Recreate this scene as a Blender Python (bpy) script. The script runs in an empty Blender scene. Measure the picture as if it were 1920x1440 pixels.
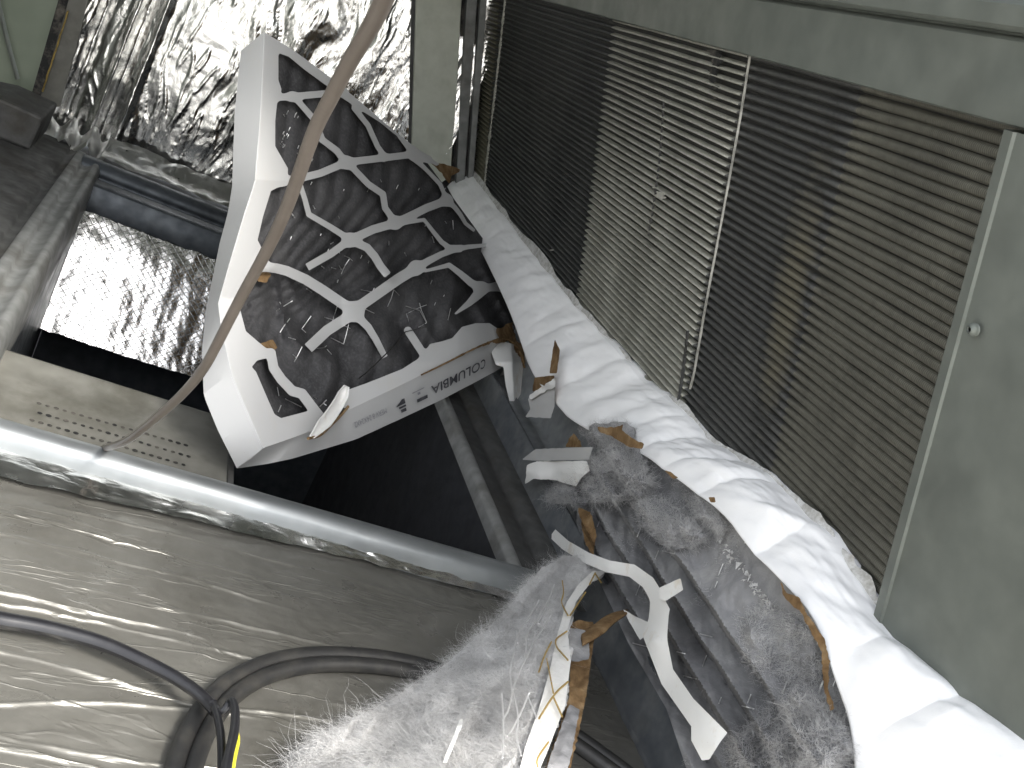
import bpy, math, random
import numpy as np
from mathutils import Matrix, Vector, noise as mnoise
random.seed(7); rng = np.random.default_rng(7)
S = 0.62                      # metres from the floor pan up to the camera; geometry below is in this unit

# ------------------------------------------------------------------ camera, sky, sun, exposure
cc = np.array([960.0, 720.0]); FPX = 1817.0
def _n(v): v = np.asarray(v, float); return v/np.linalg.norm(v)
_Y = _n([455-960, -150-720, FPX])
_p = np.array([500-960, 950-720.]); _d = np.array([1, .28]); _v1 = np.array([455-960, -150-720.])
_t = -(FPX*FPX + _p@_v1)/(_d@_v1)
_X = _n([*(_p+_t*_d), FPX])
_Z = -np.cross(_Y, _X) if np.cross(_Y, _X)[1] > 0 else np.cross(_Y, _X)
sc = bpy.context.scene
COL = sc.collection
cam = bpy.data.objects.new('camera', bpy.data.cameras.new('camera')); COL.objects.link(cam)
cam.data.sensor_width = 36; cam.data.lens = FPX/1920*36; cam.data.clip_start = .02; cam.data.clip_end = 500
right = Vector((_X[0], _Y[0], _Z[0])); up = -Vector((_X[1], _Y[1], _Z[1])); back = -Vector((_X[2], _Y[2], _Z[2]))
cam.matrix_world = Matrix(((right.x, up.x, back.x, 0), (right.y, up.y, back.y, 0), (right.z, up.z, back.z, S), (0, 0, 0, 1)))
sc.camera = cam
sc.cycles.max_bounces = 6; sc.cycles.diffuse_bounces = 3; sc.cycles.glossy_bounces = 4; sc.cycles.transmission_bounces = 3
SUN_FROM = Vector((.28, -.56, .78)).normalized()
elev = math.asin(SUN_FROM.z); azim = math.atan2(SUN_FROM.x, SUN_FROM.y)
w = bpy.data.worlds.new('World'); sc.world = w; w.use_nodes = True
nt = w.node_tree; bg = nt.nodes['Background']
sky = nt.nodes.new('ShaderNodeTexSky'); sky.sky_type = 'NISHITA'; sky.sun_disc = False
sky.sun_elevation = elev; sky.sun_rotation = azim; sky.dust_density = 4; sky.air_density = 1.2
hs = nt.nodes.new('ShaderNodeHueSaturation'); hs.inputs['Saturation'].default_value = .25
nt.links.new(sky.outputs[0], hs.inputs['Color']); nt.links.new(hs.outputs[0], bg.inputs[0])
bg.inputs[1].default_value = .15
sun = bpy.data.objects.new('sun', bpy.data.lights.new('sun', 'SUN')); COL.objects.link(sun)
sun.data.energy = 1.5; sun.data.angle = math.radians(16); sun.data.color = (1, .955, .88)
sun.rotation_euler = SUN_FROM.to_track_quat('Z', 'Y').to_euler()
sc.view_settings.view_transform = 'Standard'; sc.view_settings.look = 'None'
sc.view_settings.exposure = 1.85; sc.view_settings.gamma = 1

# ------------------------------------------------------------------ picking places: a sight line met with a surface
EYE = np.array([0, 0, 1.0])
def ray(px, py):
    px = np.asarray(px, float); py = np.asarray(py, float)
    r = np.stack([px-cc[0], py-cc[1], np.full_like(px, FPX)], -1)
    return np.stack([r@_X, r@_Y, r@_Z], -1)
def plane(pt, n):
    pt = np.asarray(pt, float); n = _n(n)
    def lift(px, py, off=0.):
        r = ray(px, py); s = ((pt-EYE)@n + off)/(r@n)
        return EYE + r*np.asarray(s)[..., None]
    lift.n = n; lift.pt = pt
    return lift
def onz(px, py, z):
    r = ray(px, py); s = (z-1)/r[..., 2]; return EYE + r*np.asarray(s)[..., None]
def ony(px, py, y): r = ray(px, py); s = y/r[..., 1]; return EYE + r*np.asarray(s)[..., None]
def onx(px, py, x): r = ray(px, py); s = x/r[..., 0]; return EYE + r*np.asarray(s)[..., None]
CA = np.array([1.169, 0, .515]); CB = np.array([.918, 0, 1.156]); CU = _n(CB-CA)
CN = -np.cross([0, 1, 0], CU)                      # coil face normal, towards the room
coilp = plane(CA, CN)                               # positive offset = towards the room
P2N = _n([-.98, 0, -.21]); p2 = plane([1.17, 0, .10], P2N)      # the standing filter in its track
def zfield(ctrl):
    c = np.array(ctrl, float); K = np.linalg.norm(c[:, None, :2]-c[None, :, :2], axis=-1)
    A = np.block([[K, np.ones((len(c), 1))], [np.ones((1, len(c))), np.zeros((1, 1))]])
    wgt = np.linalg.solve(A, np.append(c[:, 2], 0))
    def f(px, py):
        q = np.stack([np.asarray(px, float), np.asarray(py, float)], -1)
        k = np.linalg.norm(q[..., None, :]-c[:, :2], axis=-1)
        return k@wgt[:-1] + wgt[-1]
    return f

def resample(pts, n):
    p = np.asarray(pts, float); d = np.r_[0, np.cumsum(np.linalg.norm(np.diff(p, axis=0), axis=1))]
    q = np.linspace(0, d[-1], n); return np.stack([np.interp(q, d, p[:, k]) for k in range(p.shape[1])], -1)
def smooth(pts, n, it=3):
    p = np.asarray(pts, float)
    for _ in range(it):
        q = np.empty((2*len(p)-2+2, p.shape[1])); q[0] = p[0]; q[-1] = p[-1]
        q[1:-1:2] = .75*p[:-1]+.25*p[1:]; q[2:-1:2] = .25*p[:-1]+.75*p[1:]
        p = q
    return resample(p, n)
def nz(P, f, o=0., oct=3):
    P = np.asarray(P, float); out = np.empty(P.shape[:-1])
    flat = P.reshape(-1, P.shape[-1]); o_ = out.reshape(-1)
    for i, q in enumerate(flat):
        x, y = q[0], q[1]; z = q[2] if len(q) > 2 else 0
        o_[i] = mnoise.fractal(Vector((x*f+o, y*f-o, z*f+2*o)), 1.0, 2.0, oct)
    return out

# ------------------------------------------------------------------ objects
def mesh(name, v, f, mat, parent=None, smoothf=True, uv=None):
    v = np.asarray(v, float)*S
    org = np.array(parent['_o']) if parent is not None else np.zeros(3)
    m = bpy.data.meshes.new(name); m.from_pydata((v-org).tolist(), [], f); m.update()
    if smoothf: m.polygons.foreach_set('use_smooth', [True]*len(m.polygons))
    for k in (mat if isinstance(mat, (list, tuple)) else [mat]): m.materials.append(k)
    o = bpy.data.objects.new(name, m); COL.objects.link(o)
    if parent is not None: o.parent = parent
    o['_o'] = org.tolist()
    return o
def thing(name, label, cat, base, group=None):
    o = bpy.data.objects.new(name, None); COL.objects.link(o); o.empty_display_size = .05
    b = np.asarray(base, float)*S; o.location = b; o['_o'] = b.tolist(); o['label'] = label; o['category'] = cat
    if group: o['group'] = group
    return o
def tag(o, label, cat, group=None):
    o['label'] = label; o['category'] = cat
    if group: o['group'] = group
    return o
def structure(o, label=None):
    o['kind'] = 'structure'
    return o
def grid(V):
    n, m = V.shape[:2]; idx = np.arange(n*m).reshape(n, m)
    f = np.stack([idx[:-1, :-1], idx[1:, :-1], idx[1:, 1:], idx[:-1, 1:]], -1).reshape(-1, 4)
    return V.reshape(-1, 3), f.tolist()
def solid(V, vec):
    """grid surface given a thickness along vec"""
    n, m = V.shape[:2]; top, f = grid(V); bot = (V+np.asarray(vec)).reshape(-1, 3); k = n*m
    F = list(f) + [[a+k for a in q[::-1]] for q in f]
    idx = np.arange(k).reshape(n, m)
    loop = list(idx[0, :]) + list(idx[1:, -1]) + list(idx[-1, -2::-1]) + list(idx[-2:0:-1, 0])
    for a, b in zip(loop, loop[1:]+loop[:1]): F.append([int(a), int(b), int(b)+k, int(a)+k])
    return np.vstack([top, bot]), F
def prism(poly, vec):
    p = np.asarray(poly, float); n = len(p)
    F = [list(range(n)), list(range(2*n-1, n-1, -1))] + [[i, i+n, (i+1) % n+n, (i+1) % n] for i in range(n)]
    return np.vstack([p, p+np.asarray(vec)]), F
def box(a, b):
    (x0, y0, z0), (x1, y1, z1) = a, b
    return prism([(x0, y0, z0), (x1, y0, z0), (x1, y1, z0), (x0, y1, z0)], (0, 0, z1-z0))
def bevelled(o, wdt=.003, seg=2):
    m = o.modifiers.new('bevel', 'BEVEL'); m.width = wdt; m.segments = seg; m.limit_method = 'ANGLE'; m.angle_limit = math.radians(35)
    for p in o.data.polygons: p.use_smooth = False
    return o
def extrude(profile, y0, y1, n=2, axis='y', wob=0.):
    """sweep an open (x,z) or (y,z) profile along y or x"""
    pr = np.asarray(profile, float); s = np.linspace(y0, y1, n); V = np.empty((n, len(pr), 3))
    for i, q in enumerate(s):
        if axis == 'y': V[i, :, 0] = pr[:, 0]; V[i, :, 1] = q
        else: V[i, :, 1] = pr[:, 0]; V[i, :, 0] = q
        V[i, :, 2] = pr[:, 1]
    return V
def tube(path, rad, nseg=12, flat=1.):
    p = np.asarray(path, float); n = len(p); T = np.gradient(p, axis=0); T /= np.linalg.norm(T, axis=1)[:, None]
    rad = np.broadcast_to(rad, (n,)); V = np.empty((n, nseg+1, 3)); u = _n(np.cross(T[0], [0.3, .1, 1]))
    for i in range(n):
        u = _n(u - T[i]*(u@T[i])); b = np.cross(T[i], u)
        a = np.linspace(0, 2*np.pi, nseg+1)
        V[i] = p[i] + rad[i]*(np.cos(a)[:, None]*u + flat*np.sin(a)[:, None]*b)
    v, f = grid(V); k = n*(nseg+1)
    f.append(list(range(nseg-1, -1, -1))); f.append(list(range(k-nseg-1, k-1)))
    return v, f
# --- die-cut sheets: outline as a distance field, cut on a grid, bent onto a surface, given thickness
def sd_poly(poly):
    P_ = np.asarray(poly, float)
    def f(x, y):
        d = np.full(x.shape, 1e9); ins = np.zeros(x.shape, bool)
        for (ax, ay), (bx, by) in zip(P_, np.roll(P_, -1, 0)):
            ex, ey = bx-ax, by-ay; t = np.clip(((x-ax)*ex+(y-ay)*ey)/(ex*ex+ey*ey+1e-9), 0, 1)
            d = np.minimum(d, np.hypot(x-ax-t*ex, y-ay-t*ey))
            c = ((ay > y) != (by > y)) & (x < (bx-ax)*(y-ay)/((by-ay) if by != ay else 1e-9)+ax); ins ^= c
        return np.where(ins, -d, d)
    return f
def sd_line(pts, hw, hw1=None, square=True):
    P_ = np.asarray(pts, float); L = np.r_[0, np.cumsum(np.hypot(*np.diff(P_, axis=0).T))]; hw1 = hw if hw1 is None else hw1
    def f(x, y):
        d = np.full(x.shape, 1e9)
        for i in range(len(P_)-1):
            ax, ay = P_[i]; bx, by = P_[i+1]; ex, ey = bx-ax, by-ay
            t = np.clip(((x-ax)*ex+(y-ay)*ey)/(ex*ex+ey*ey), 0, 1)
            d = np.minimum(d, np.hypot(x-ax-t*ex, y-ay-t*ey) - (hw+(hw1-hw)*(L[i]+t*(L[i+1]-L[i]))/L[-1]))
        if square:      # cut the far end straight
            e = _n(P_[-1]-P_[-2]); d = np.maximum(d, (x-P_[-1, 0])*e[0]+(y-P_[-1, 1])*e[1])
        return d
    return f
def sd_disc(c, r): return lambda x, y: np.hypot(x-c[0], y-c[1])-r
def smin(a, b, k):
    h = np.clip(.5+.5*(b-a)/k, 0, 1); return b+(a-b)*h-k*h*(1-h)
def cut(sdf, bounds, step):
    x0, y0, x1, y1 = bounds; xs = np.arange(x0, x1+step, step); ys = np.arange(y0, y1+step, step)
    X, Y = np.meshgrid(xs, ys, indexing='ij'); D = sdf(X, Y); D = np.where(np.abs(D) < .02*step, -.02*step, D)
    V = []; key = {}; F = []
    def corner(i, j):
        k = (i, j)
        if k not in key: key[k] = len(V); V.append((xs[i], ys[j]))
        return key[k]
    def edge(i, j, a, b):
        k = ((i, j, a, b) if (i, j) < (a, b) else (a, b, i, j))
        if k not in key:
            t = D[i, j]/(D[i, j]-D[a, b]); key[k] = len(V)
            V.append((xs[i]+t*(xs[a]-xs[i]), ys[j]+t*(ys[b]-ys[j])))
        return key[k]
    ins = D < 0; act = ins[:-1, :-1] | ins[1:, :-1] | ins[1:, 1:] | ins[:-1, 1:]
    for i, j in zip(*np.nonzero(act)):
        cs = [(i, j), (i+1, j), (i+1, j+1), (i, j+1)]; poly = []
        for a, b in zip(cs, cs[1:]+cs[:1]):
            if ins[a]: poly.append(corner(*a))
            if ins[a] != ins[b]: poly.append(edge(*a, *b))
        if len(poly) > 2: F.append(poly)
    return np.array(V), F
def diecut(name, sdf, bounds, step, lift, thick, mat, parent, edge_mat=None):
    """lift(px,py,off) -> points; sheet from off 0 down to off -thick"""
    V, F = cut(sdf, bounds, step); top = lift(V[:, 0], V[:, 1], 0.); bot = lift(V[:, 0], V[:, 1], -thick); k = len(V)
    cnt = {}
    for q in F:
        for a, b in zip(q, q[1:]+q[:1]): cnt[(a, b)] = 1
    wall = [[a, b, b+k, a+k] for (a, b) in cnt if (b, a) not in cnt]
    faces = F + [[a+k for a in q[::-1]] for q in F] + wall
    o = mesh(name, np.vstack([top, bot]), faces, [mat, edge_mat or mat], parent)
    if edge_mat:
        n0 = len(F)
        o.data.polygons.foreach_set('material_index', [0]*n0+[1]*n0+[1]*len(wall))
    o.data.polygons.foreach_set('use_smooth', [True]*(2*len(F))+[False]*len(wall))
    m = o.data; m.update()
    mod = o.modifiers.new('e', 'EDGE_SPLIT'); mod.split_angle = math.radians(50)
    return o

# ------------------------------------------------------------------ materials
MATS = {}
class NT:
    def __init__(s, name):
        s.m = bpy.data.materials.new(name); s.m.use_nodes = True; s.t = s.m.node_tree; s.b = s.t.nodes['Principled BSDF']
        s.co = s.t.nodes.new('ShaderNodeTexCoord').outputs['Object']
        g = s.t.nodes.new('ShaderNodeNewGeometry'); s.pos = g.outputs['Position']
    def n(s, kind, **kw):
        nd = s.t.nodes.new('ShaderNode'+kind)
        for k, v in kw.items():
            if hasattr(nd, k) and not k[0].isupper(): setattr(nd, k, v)
            else: nd.inputs[k.replace('_', ' ')].default_value = v
        return nd
    def l(s, a, b): s.t.links.new(a, b)
    def noise(s, scale, detail=4, rough=.55, dist=0., vec=None, sc3=None):
        nd = s.n('TexNoise'); nd.inputs['Scale'].default_value = scale; nd.inputs['Detail'].default_value = detail
        nd.inputs['Roughness'].default_value = rough; nd.inputs['Distortion'].default_value = dist
        v = vec or s.pos
        if sc3:
            mp = s.n('Mapping'); mp.inputs['Scale'].default_value = sc3; s.l(v, mp.inputs[0]); v = mp.outputs[0]
        s.l(v, nd.inputs['Vector']); return nd.outputs[0]
    def ramp(s, fac, stops):
        r = s.n('ValToRGB'); e = r.color_ramp.elements
        while len(e) < len(stops): e.new(.5)
        for el, (p, c) in zip(e, stops): el.position = p; el.color = (*(c if hasattr(c, '__len__') else (c, c, c)), 1)
        s.l(fac, r.inputs[0]); return r.outputs[0]
    def mix(s, fac, a, b, mode='MIX'):
        m = s.n('MixRGB'); m.blend_type = mode
        for i, v in ((0, fac), (1, a), (2, b)):
            if isinstance(v, (int, float)): m.inputs[i].default_value = v if i == 0 else (v, v, v, 1)
            elif isinstance(v, tuple): m.inputs[i].default_value = (*v, 1)
            else: s.l(v, m.inputs[i])
        return m.outputs[0]
    def math(s, op, a, b=0.):
        m = s.n('Math'); m.operation = op
        for i, v in ((0, a), (1, b)):
            if isinstance(v, (int, float)): m.inputs[i].default_value = v
            else: s.l(v, m.inputs[i])
        return m.outputs[0]
    def bump(s, h, strength=.3, dist=.002, normal=None):
        b = s.n('Bump'); b.inputs['Strength'].default_value = strength; b.inputs['Distance'].default_value = dist
        s.l(h, b.inputs['Height'])
        if normal: s.l(normal, b.inputs['Normal'])
        return b.outputs[0]
    def fin(s, color=None, rough=.5, metal=0., normal=None, spec=None):
        for k, v in (('Base Color', color), ('Roughness', rough), ('Metallic', metal), ('Normal', normal), ('Specular IOR Level', spec)):
            if v is None: continue
            if isinstance(v, tuple): s.b.inputs[k].default_value = (*v, 1)
            elif isinstance(v, (int, float)): s.b.inputs[k].default_value = v
            else: s.l(v, s.b.inputs[k])
        return s.m
def m_steel(name, lo, hi, rough=.4, metal=.7, dirt=(.10, .09, .07), dirt_amt=.35, scale=14, bump=.08):
    t = NT(name); sp = t.noise(scale*3, 2, .5); c = t.ramp(sp, [(.3, lo), (.7, hi)])
    d = t.ramp(t.noise(scale*.6, 8, .65), [(.5, 0.), (.72, 1.)]); c = t.mix(t.math('MULTIPLY', d, dirt_amt), c, dirt)
    r = t.ramp(t.noise(scale*2, 5), [(.3, rough-.1), (.7, rough+.15)])
    return t.fin(c, r, metal, t.bump(t.noise(scale*8, 4), bump, .001))
def m_foil(name, col=.86, rough=.13, s1=22, b1=.5, s2=70, b2=.25, dirt=.15, dist=1.2, sc3=None, metal=1.0, dirtcol=(.3, .28, .23)):
    t = NT(name); h1 = t.noise(s1, 5, .6, dist, sc3=sc3); h2 = t.noise(s2, 3, .6, .6)
    mk = t.ramp(t.noise(4.5, 4, .6), [(.38, .25), (.6, 1.)]); nrm = t.bump(t.math('MULTIPLY', h2, mk), b2, .002, t.bump(t.math('MULTIPLY', h1, mk), b1, .008))
    d = t.ramp(t.noise(7, 8, .7), [(.45, 0.), (.75, 1.)])
    c = t.mix(t.math('MULTIPLY', d, dirt), (col, col, col*.98), dirtcol)
    return t.fin(c, t.ramp(t.noise(11, 6), [(.3, rough*.7), (.7, rough*1.7)]), metal, nrm)

galv = m_steel('galvanised_steel', (.36, .39, .40), (.50, .53, .54), .38, .75)
galv_d = m_steel('grimy_steel', (.055, .056, .055), (.09, .09, .088), .62, .3, (.035, .03, .022), .8)
galv_d2 = m_steel('worn_steel', (.16, .165, .16), (.24, .245, .24), .55, .4, (.07, .06, .045), .7)
post_m = m_steel('chalky_galvanised', (.46, .48, .41), (.53, .55, .48), .55, .2, (.22, .22, .17), .4, 12, .04)
galv_pale = m_steel('pale_galvanised', (.150, .165, .148), (.186, .202, .18), .48, .4, (.11, .115, .10), .35, 9, .04)
rail_m = m_steel('rail_steel', (.22, .235, .24), (.265, .28, .285), .40, .7, (.22, .22, .20), .25, 9, .05)
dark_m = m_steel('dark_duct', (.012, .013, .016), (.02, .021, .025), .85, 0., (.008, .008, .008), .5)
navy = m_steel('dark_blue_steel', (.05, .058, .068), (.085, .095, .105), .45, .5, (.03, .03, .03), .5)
track_m = m_steel('scuffed_steel', (.10, .11, .122), (.15, .16, .17), .5, .4, (.32, .32, .30), .45, 16)
plate_m = m_steel('dusty_plate', (.13, .128, .112), (.175, .172, .152), .6, .25, (.05, .045, .03), .8, 10)
foil_wall = m_foil('crinkled_foil', .9, .14, 38, .26, 110, .18, .15, 1.4, (1, 1, .45))
foil_tape = m_foil('foil_tape', .88, .2, 40, .25, 120, .15, .3, 1.0, (.4, 1, 1))
foil_dull = m_foil('dull_foil_tape', .55, .28, 30, .5, 90, .3, .5, 1.0)
def m_floor():
    t = NT('dusty_foil_facing')
    h1 = t.noise(26, 6, .62, .8, sc3=(.35, 1, 1)); h2 = t.noise(9, 4, .6, 2.)
    st = t.ramp(t.noise(5, 9, .72, .4), [(.36, (.205, .20, .18)), (.55, (.165, .16, .142)), (.72, (.11, .105, .09))])
    rg = t.noise(16, 4, .6, .5, sc3=(.16, 1, 1)); rg = t.math('ABSOLUTE', t.math('SUBTRACT', rg, .5)); rg = t.ramp(rg, [(.0, 1.), (.02, 0.)])
    sp = t.ramp(t.noise(210, 2, .5), [(.72, 0.), (.78, 1.)])
    c = t.mix(t.math('MULTIPLY', sp, .5), st, (.07, .06, .05))
    return t.fin(c, t.ramp(t.noise(18, 5), [(.3, .24), (.7, .42)]), .5, t.bump(rg, .5, .0012, t.bump(h1, .22, .003, t.bump(h2, .14, .008))))
floor_m = m_floor()
def m_scrim():
    t = NT('scrim_foil')
    h1 = t.noise(45, 5, .6, 1.2); sx = t.n('SeparateXYZ'); t.l(t.pos, sx.inputs[0])
    def thread(a, b):
        u = t.math('ADD', t.math('MULTIPLY', sx.outputs[0], a), t.math('MULTIPLY', sx.outputs[1], b))
        f = t.math('FRACT', u); return t.math('SMOOTH_MIN', t.math('ABSOLUTE', t.math('SUBTRACT', f, .5)), .12)
    nrm = t.bump(h1, .22, .004)
    return t.fin((.9, .9, .89), .2, 1.0, nrm)
scrim_m = m_scrim()
def m_card(name, col=(.78, .78, .77), stain=(.55, .44, .26), amt=.35):
    t = NT(name); d = t.ramp(t.noise(16, 8, .7), [(.55, 0.), (.8, 1.)]); c = t.mix(t.math('MULTIPLY', d, amt), col, stain)
    sp = t.ramp(t.noise(220, 2, .5), [(.73, 0.), (.8, 1.)]); c = t.mix(t.math('MULTIPLY', sp, .35), c, (.35, .32, .28))
    return t.fin(c, .55, 0., t.bump(t.noise(420, 3), .06, .0006, t.bump(t.noise(20, 3), .12, .003)), .35)
card = m_card('white_card', (.54, .54, .535), amt=.12)
card_st = m_card('stained_white_card', (.87, .865, .84), (.50, .36, .17), .75)
def m_kraft():
    t = NT('brown_kraft'); c = t.ramp(t.noise(38, 7, .7, .4), [(.3, (.085, .05, .024)), (.5, (.20, .125, .06)), (.7, (.31, .22, .125))])
    return t.fin(c, .85, 0., t.bump(t.noise(130, 5), .5, .003), .2)
kraft = m_kraft()
def m_media():
    t = NT('charcoal_media'); a = t.noise(12, 6, .65); b = t.noise(210, 3, .6)
    c = t.ramp(a, [(.3, (.048, .048, .050)), (.55, (.074, .073, .075)), (.75, (.11, .108, .109))])
    c = t.mix(t.math('MULTIPLY', t.ramp(b, [(.45, 0.), (.75, 1.)]), .35), c, (.16, .158, .16))
    return t.fin(c, .92, 0., t.bump(b, .25, .0012, t.bump(t.noise(30, 3), .2, .003)), .03)
media = m_media()
def m_lintmedia():
    t = NT('lint_grey_media'); a = t.noise(9, 7, .7, .5); b = t.noise(170, 4, .6)
    c = t.ramp(a, [(.32, (.18, .18, .185)), (.5, (.26, .26, .265)), (.7, (.40, .395, .39))])
    return t.fin(c, .95, 0., t.bump(b, .5, .002, t.bump(t.noise(40, 5), .4, .005)), .1)
lintmedia = m_lintmedia()
def m_fuzz(name, a, b, tr=.4):
    t = NT(name); c = t.ramp(t.noise(20, 7, .75, .8), [(.32, a), (.6, b)]); t.fin(c, 1., 0., t.bump(t.noise(60, 6, .7), .5, .004), 0.)
    tb = t.n('BsdfTranslucent'); t.l(c, tb.inputs[0]); mx = t.n('MixShader'); mx.inputs[0].default_value = tr
    out = t.t.nodes['Material Output']; t.l(t.b.outputs[0], mx.inputs[1]); t.l(tb.outputs[0], mx.inputs[2]); t.l(mx.outputs[0], out.inputs[0])
    return t.m
fuzz_d = m_fuzz('grey_lint', (.40, .40, .405), (.60, .595, .59))
fuzz_l = m_fuzz('pale_lint', (.42, .415, .41), (.82, .815, .81))
felt = m_fuzz('pale_felt', (.44, .435, .43), (.70, .695, .69), .25)
white_felt = m_fuzz('white_felt', (.78, .77, .73), (.86, .85, .82), .15)
def m_ice():
    t = NT('frost_ice'); h = t.noise(55, 5, .6); g = t.noise(420, 2)
    c = t.ramp(t.noise(6, 5, .6), [(.3, (.89, .895, .90)), (.7, (.93, .93, .935))])
    m = t.fin(c, t.ramp(h, [(.3, .32), (.7, .62)]), 0., t.bump(g, .10, .0008, t.bump(h, .12, .003)), .4)
    return m
ice_m = m_ice()
def m_frost():
    t = NT('thin_frost'); a = t.noise(90, 6, .7)
    c = t.ramp(a, [(.35, (.34, .33, .30)), (.6, (.62, .62, .61))]); return t.fin(c, .6, 0., t.bump(a, .5, .003))
frost_m = m_frost()
def m_wire(name, c, rough=.35, metal=0., dirt=.3, dcol=(.4, .36, .3)):
    t = NT(name); d = t.ramp(t.noise(40, 6, .7), [(.45, 0.), (.7, 1.)])
    return t.fin(t.mix(t.math('MULTIPLY', d, dirt), c, dcol), rough, metal, t.bump(t.noise(120, 3), .1, .001))
tan_m = m_wire('tan_jacket', (.10, .084, .07), .32, 0., .4, (.15, .13, .112))
black_m = m_wire('black_jacket', (.012, .012, .014), .3, 0., .15, (.06, .06, .06))
yellow_m = m_wire('yellow_jacket', (.55, .50, .03), .4, 0., .2, (.2, .2, .05))
hose_m = m_wire('dusty_hose', (.016, .016, .016), .5, 0., .4, (.07, .065, .055))
scrim_wire = m_wire('bright_wire', (.80, .80, .80), .3, .6, .1, (.3, .2, .1))
rust_wire = m_wire('rusted_wire', (.42, .30, .10), .6, .3, .5, (.2, .1, .04))
ink = m_wire('black_ink', (.05, .05, .06), .7, 0., .5, (.3, .3, .3)); ink2 = m_wire('faint_ink', (.28, .28, .31), .7, 0., .5, (.5, .5, .5))
green_m = m_steel('green_grey_panel', (.17, .20, .15), (.20, .23, .175), .5, .1, (.12, .13, .09), .3, 5)
black_gap = m_wire('shadow_black', (.01, .01, .01), .8)
lit_edge_m = m_wire('amber_seal', (.42, .30, .09), .35, .5, .6, (.05, .04, .02))
def m_coil(name, light, dark, spot=None):
    t = NT(name); sx = t.n('SeparateXYZ'); t.l(t.pos, sx.inputs[0])
    fin = t.math('FRACT', t.math('MULTIPLY', sx.outputs[1], 1/.0023))
    fl = t.ramp(fin, [(.0, 0.), (.35, 1.), (.65, 1.), (1., 0.)])
    a = t.noise(9, 8, .75, sc3=(1, 1, .3)); b = t.noise(190, 4, .75, sc3=(1, 2.5, .6))
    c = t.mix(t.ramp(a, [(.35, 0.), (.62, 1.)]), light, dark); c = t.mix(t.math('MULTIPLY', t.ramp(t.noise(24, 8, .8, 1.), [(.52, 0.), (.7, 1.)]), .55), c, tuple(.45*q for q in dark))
    if spot:
        mp = t.n('Mapping'); mp.inputs['Location'].default_value = [-q*k for q, k in zip(spot, (5.5, 26, 5.5))]; mp.inputs['Scale'].default_value = (5.5, 26, 5.5); t.l(t.pos, mp.inputs[0])
        ln = t.n('VectorMath'); ln.operation = 'LENGTH'; t.l(mp.outputs[0], ln.inputs[0])
        f = t.math('ADD', ln.outputs['Value'], t.math('MULTIPLY', t.math('SUBTRACT', t.noise(22, 6, .7, 1., sc3=(1, 1, 1.6)), .5), 1.6))
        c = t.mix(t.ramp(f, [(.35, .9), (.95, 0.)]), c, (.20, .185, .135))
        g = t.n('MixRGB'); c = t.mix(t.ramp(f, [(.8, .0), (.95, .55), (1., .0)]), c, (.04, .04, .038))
    c = t.mix(t.math('MULTIPLY', t.math('SUBTRACT', 1., fl), .6), c, tuple(.15*q for q in dark))
    c = t.mix(t.math('MULTIPLY', t.ramp(b, [(.5, 0.), (.75, 1.)]), .5), c, tuple(.35*q for q in dark))
    return t.fin(c, .55, .35, t.bump(b, .4, .0015), .3)
coil_mats = [m_coil('fins_dark', (.115, .118, .112), (.07, .073, .073)), m_coil('fins_clean', (.66, .655, .58), (.40, .395, .34)),  # fin tone differs from band to band along the coil
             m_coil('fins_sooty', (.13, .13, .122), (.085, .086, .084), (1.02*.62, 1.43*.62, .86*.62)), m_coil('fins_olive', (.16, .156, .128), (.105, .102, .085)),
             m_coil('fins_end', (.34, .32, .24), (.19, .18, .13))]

# ================================================================== THE SETTING
bounce_deck_m = m_steel('pale_roofing', (.40, .39, .37), (.50, .49, .46), .85, 0., (.25, .24, .22), .4, 2)
structure(mesh('ground', *box((-60, -60, -1.25), (60, 60, -1.20)), bounce_deck_m, None, False))  # unseen pale sheet added to bounce light and brighten the foil reflections
# foil-faced floor panel in front
nx, ny = 300, 520
gx, gy = np.meshgrid(np.linspace(-.75, 1.14, nx), np.linspace(.55, 1.655, ny), indexing='ij')
zz = .004*nz(np.stack([gx*.5, gy], -1), 9, 3.) + .0015*nz(np.stack([gx, gy], -1), 30, 1.)
ridges = [(1.505, .0055, -.3, .55, .0), (1.43, .005, -.2, .5, .02), (1.30, .009, -.5, .34, .0), (1.265, .008, -.5, .45, .015), (1.17, .006, .15, .8, .01), (1.13, .010, -.5, .30, .05),
          (1.09, .010, -.5, .42, .06), (1.04, .008, -.4, .5, .02), (.985, .009, -.6, .5, .03), (1.56, .004, .0, .9, .01), (1.355, .005, .05, .60, .0), (1.20, .006, .5, 1.0, .02)]
for y0, a, xa, xb, wv in ridges:
    line = y0 + wv*np.sin(gx*5+y0*40) + .010*nz(np.stack([gx, gx*0+y0], -1), 4, y0*9, 3)
    env = np.clip((gx-xa)/.1, 0, 1)*np.clip((xb-gx)/.1, 0, 1)*(.35+.65*np.clip(.5+1.6*nz(np.stack([gx, gx*0+y0*3], -1), 7, 5., 2), 0, 1))
    zz += .75*a*env*np.exp(-np.abs((gy-line)/.003)**1.5)
structure(mesh('floor', *grid(np.stack([gx, gy, zz], -1)), floor_m))
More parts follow.
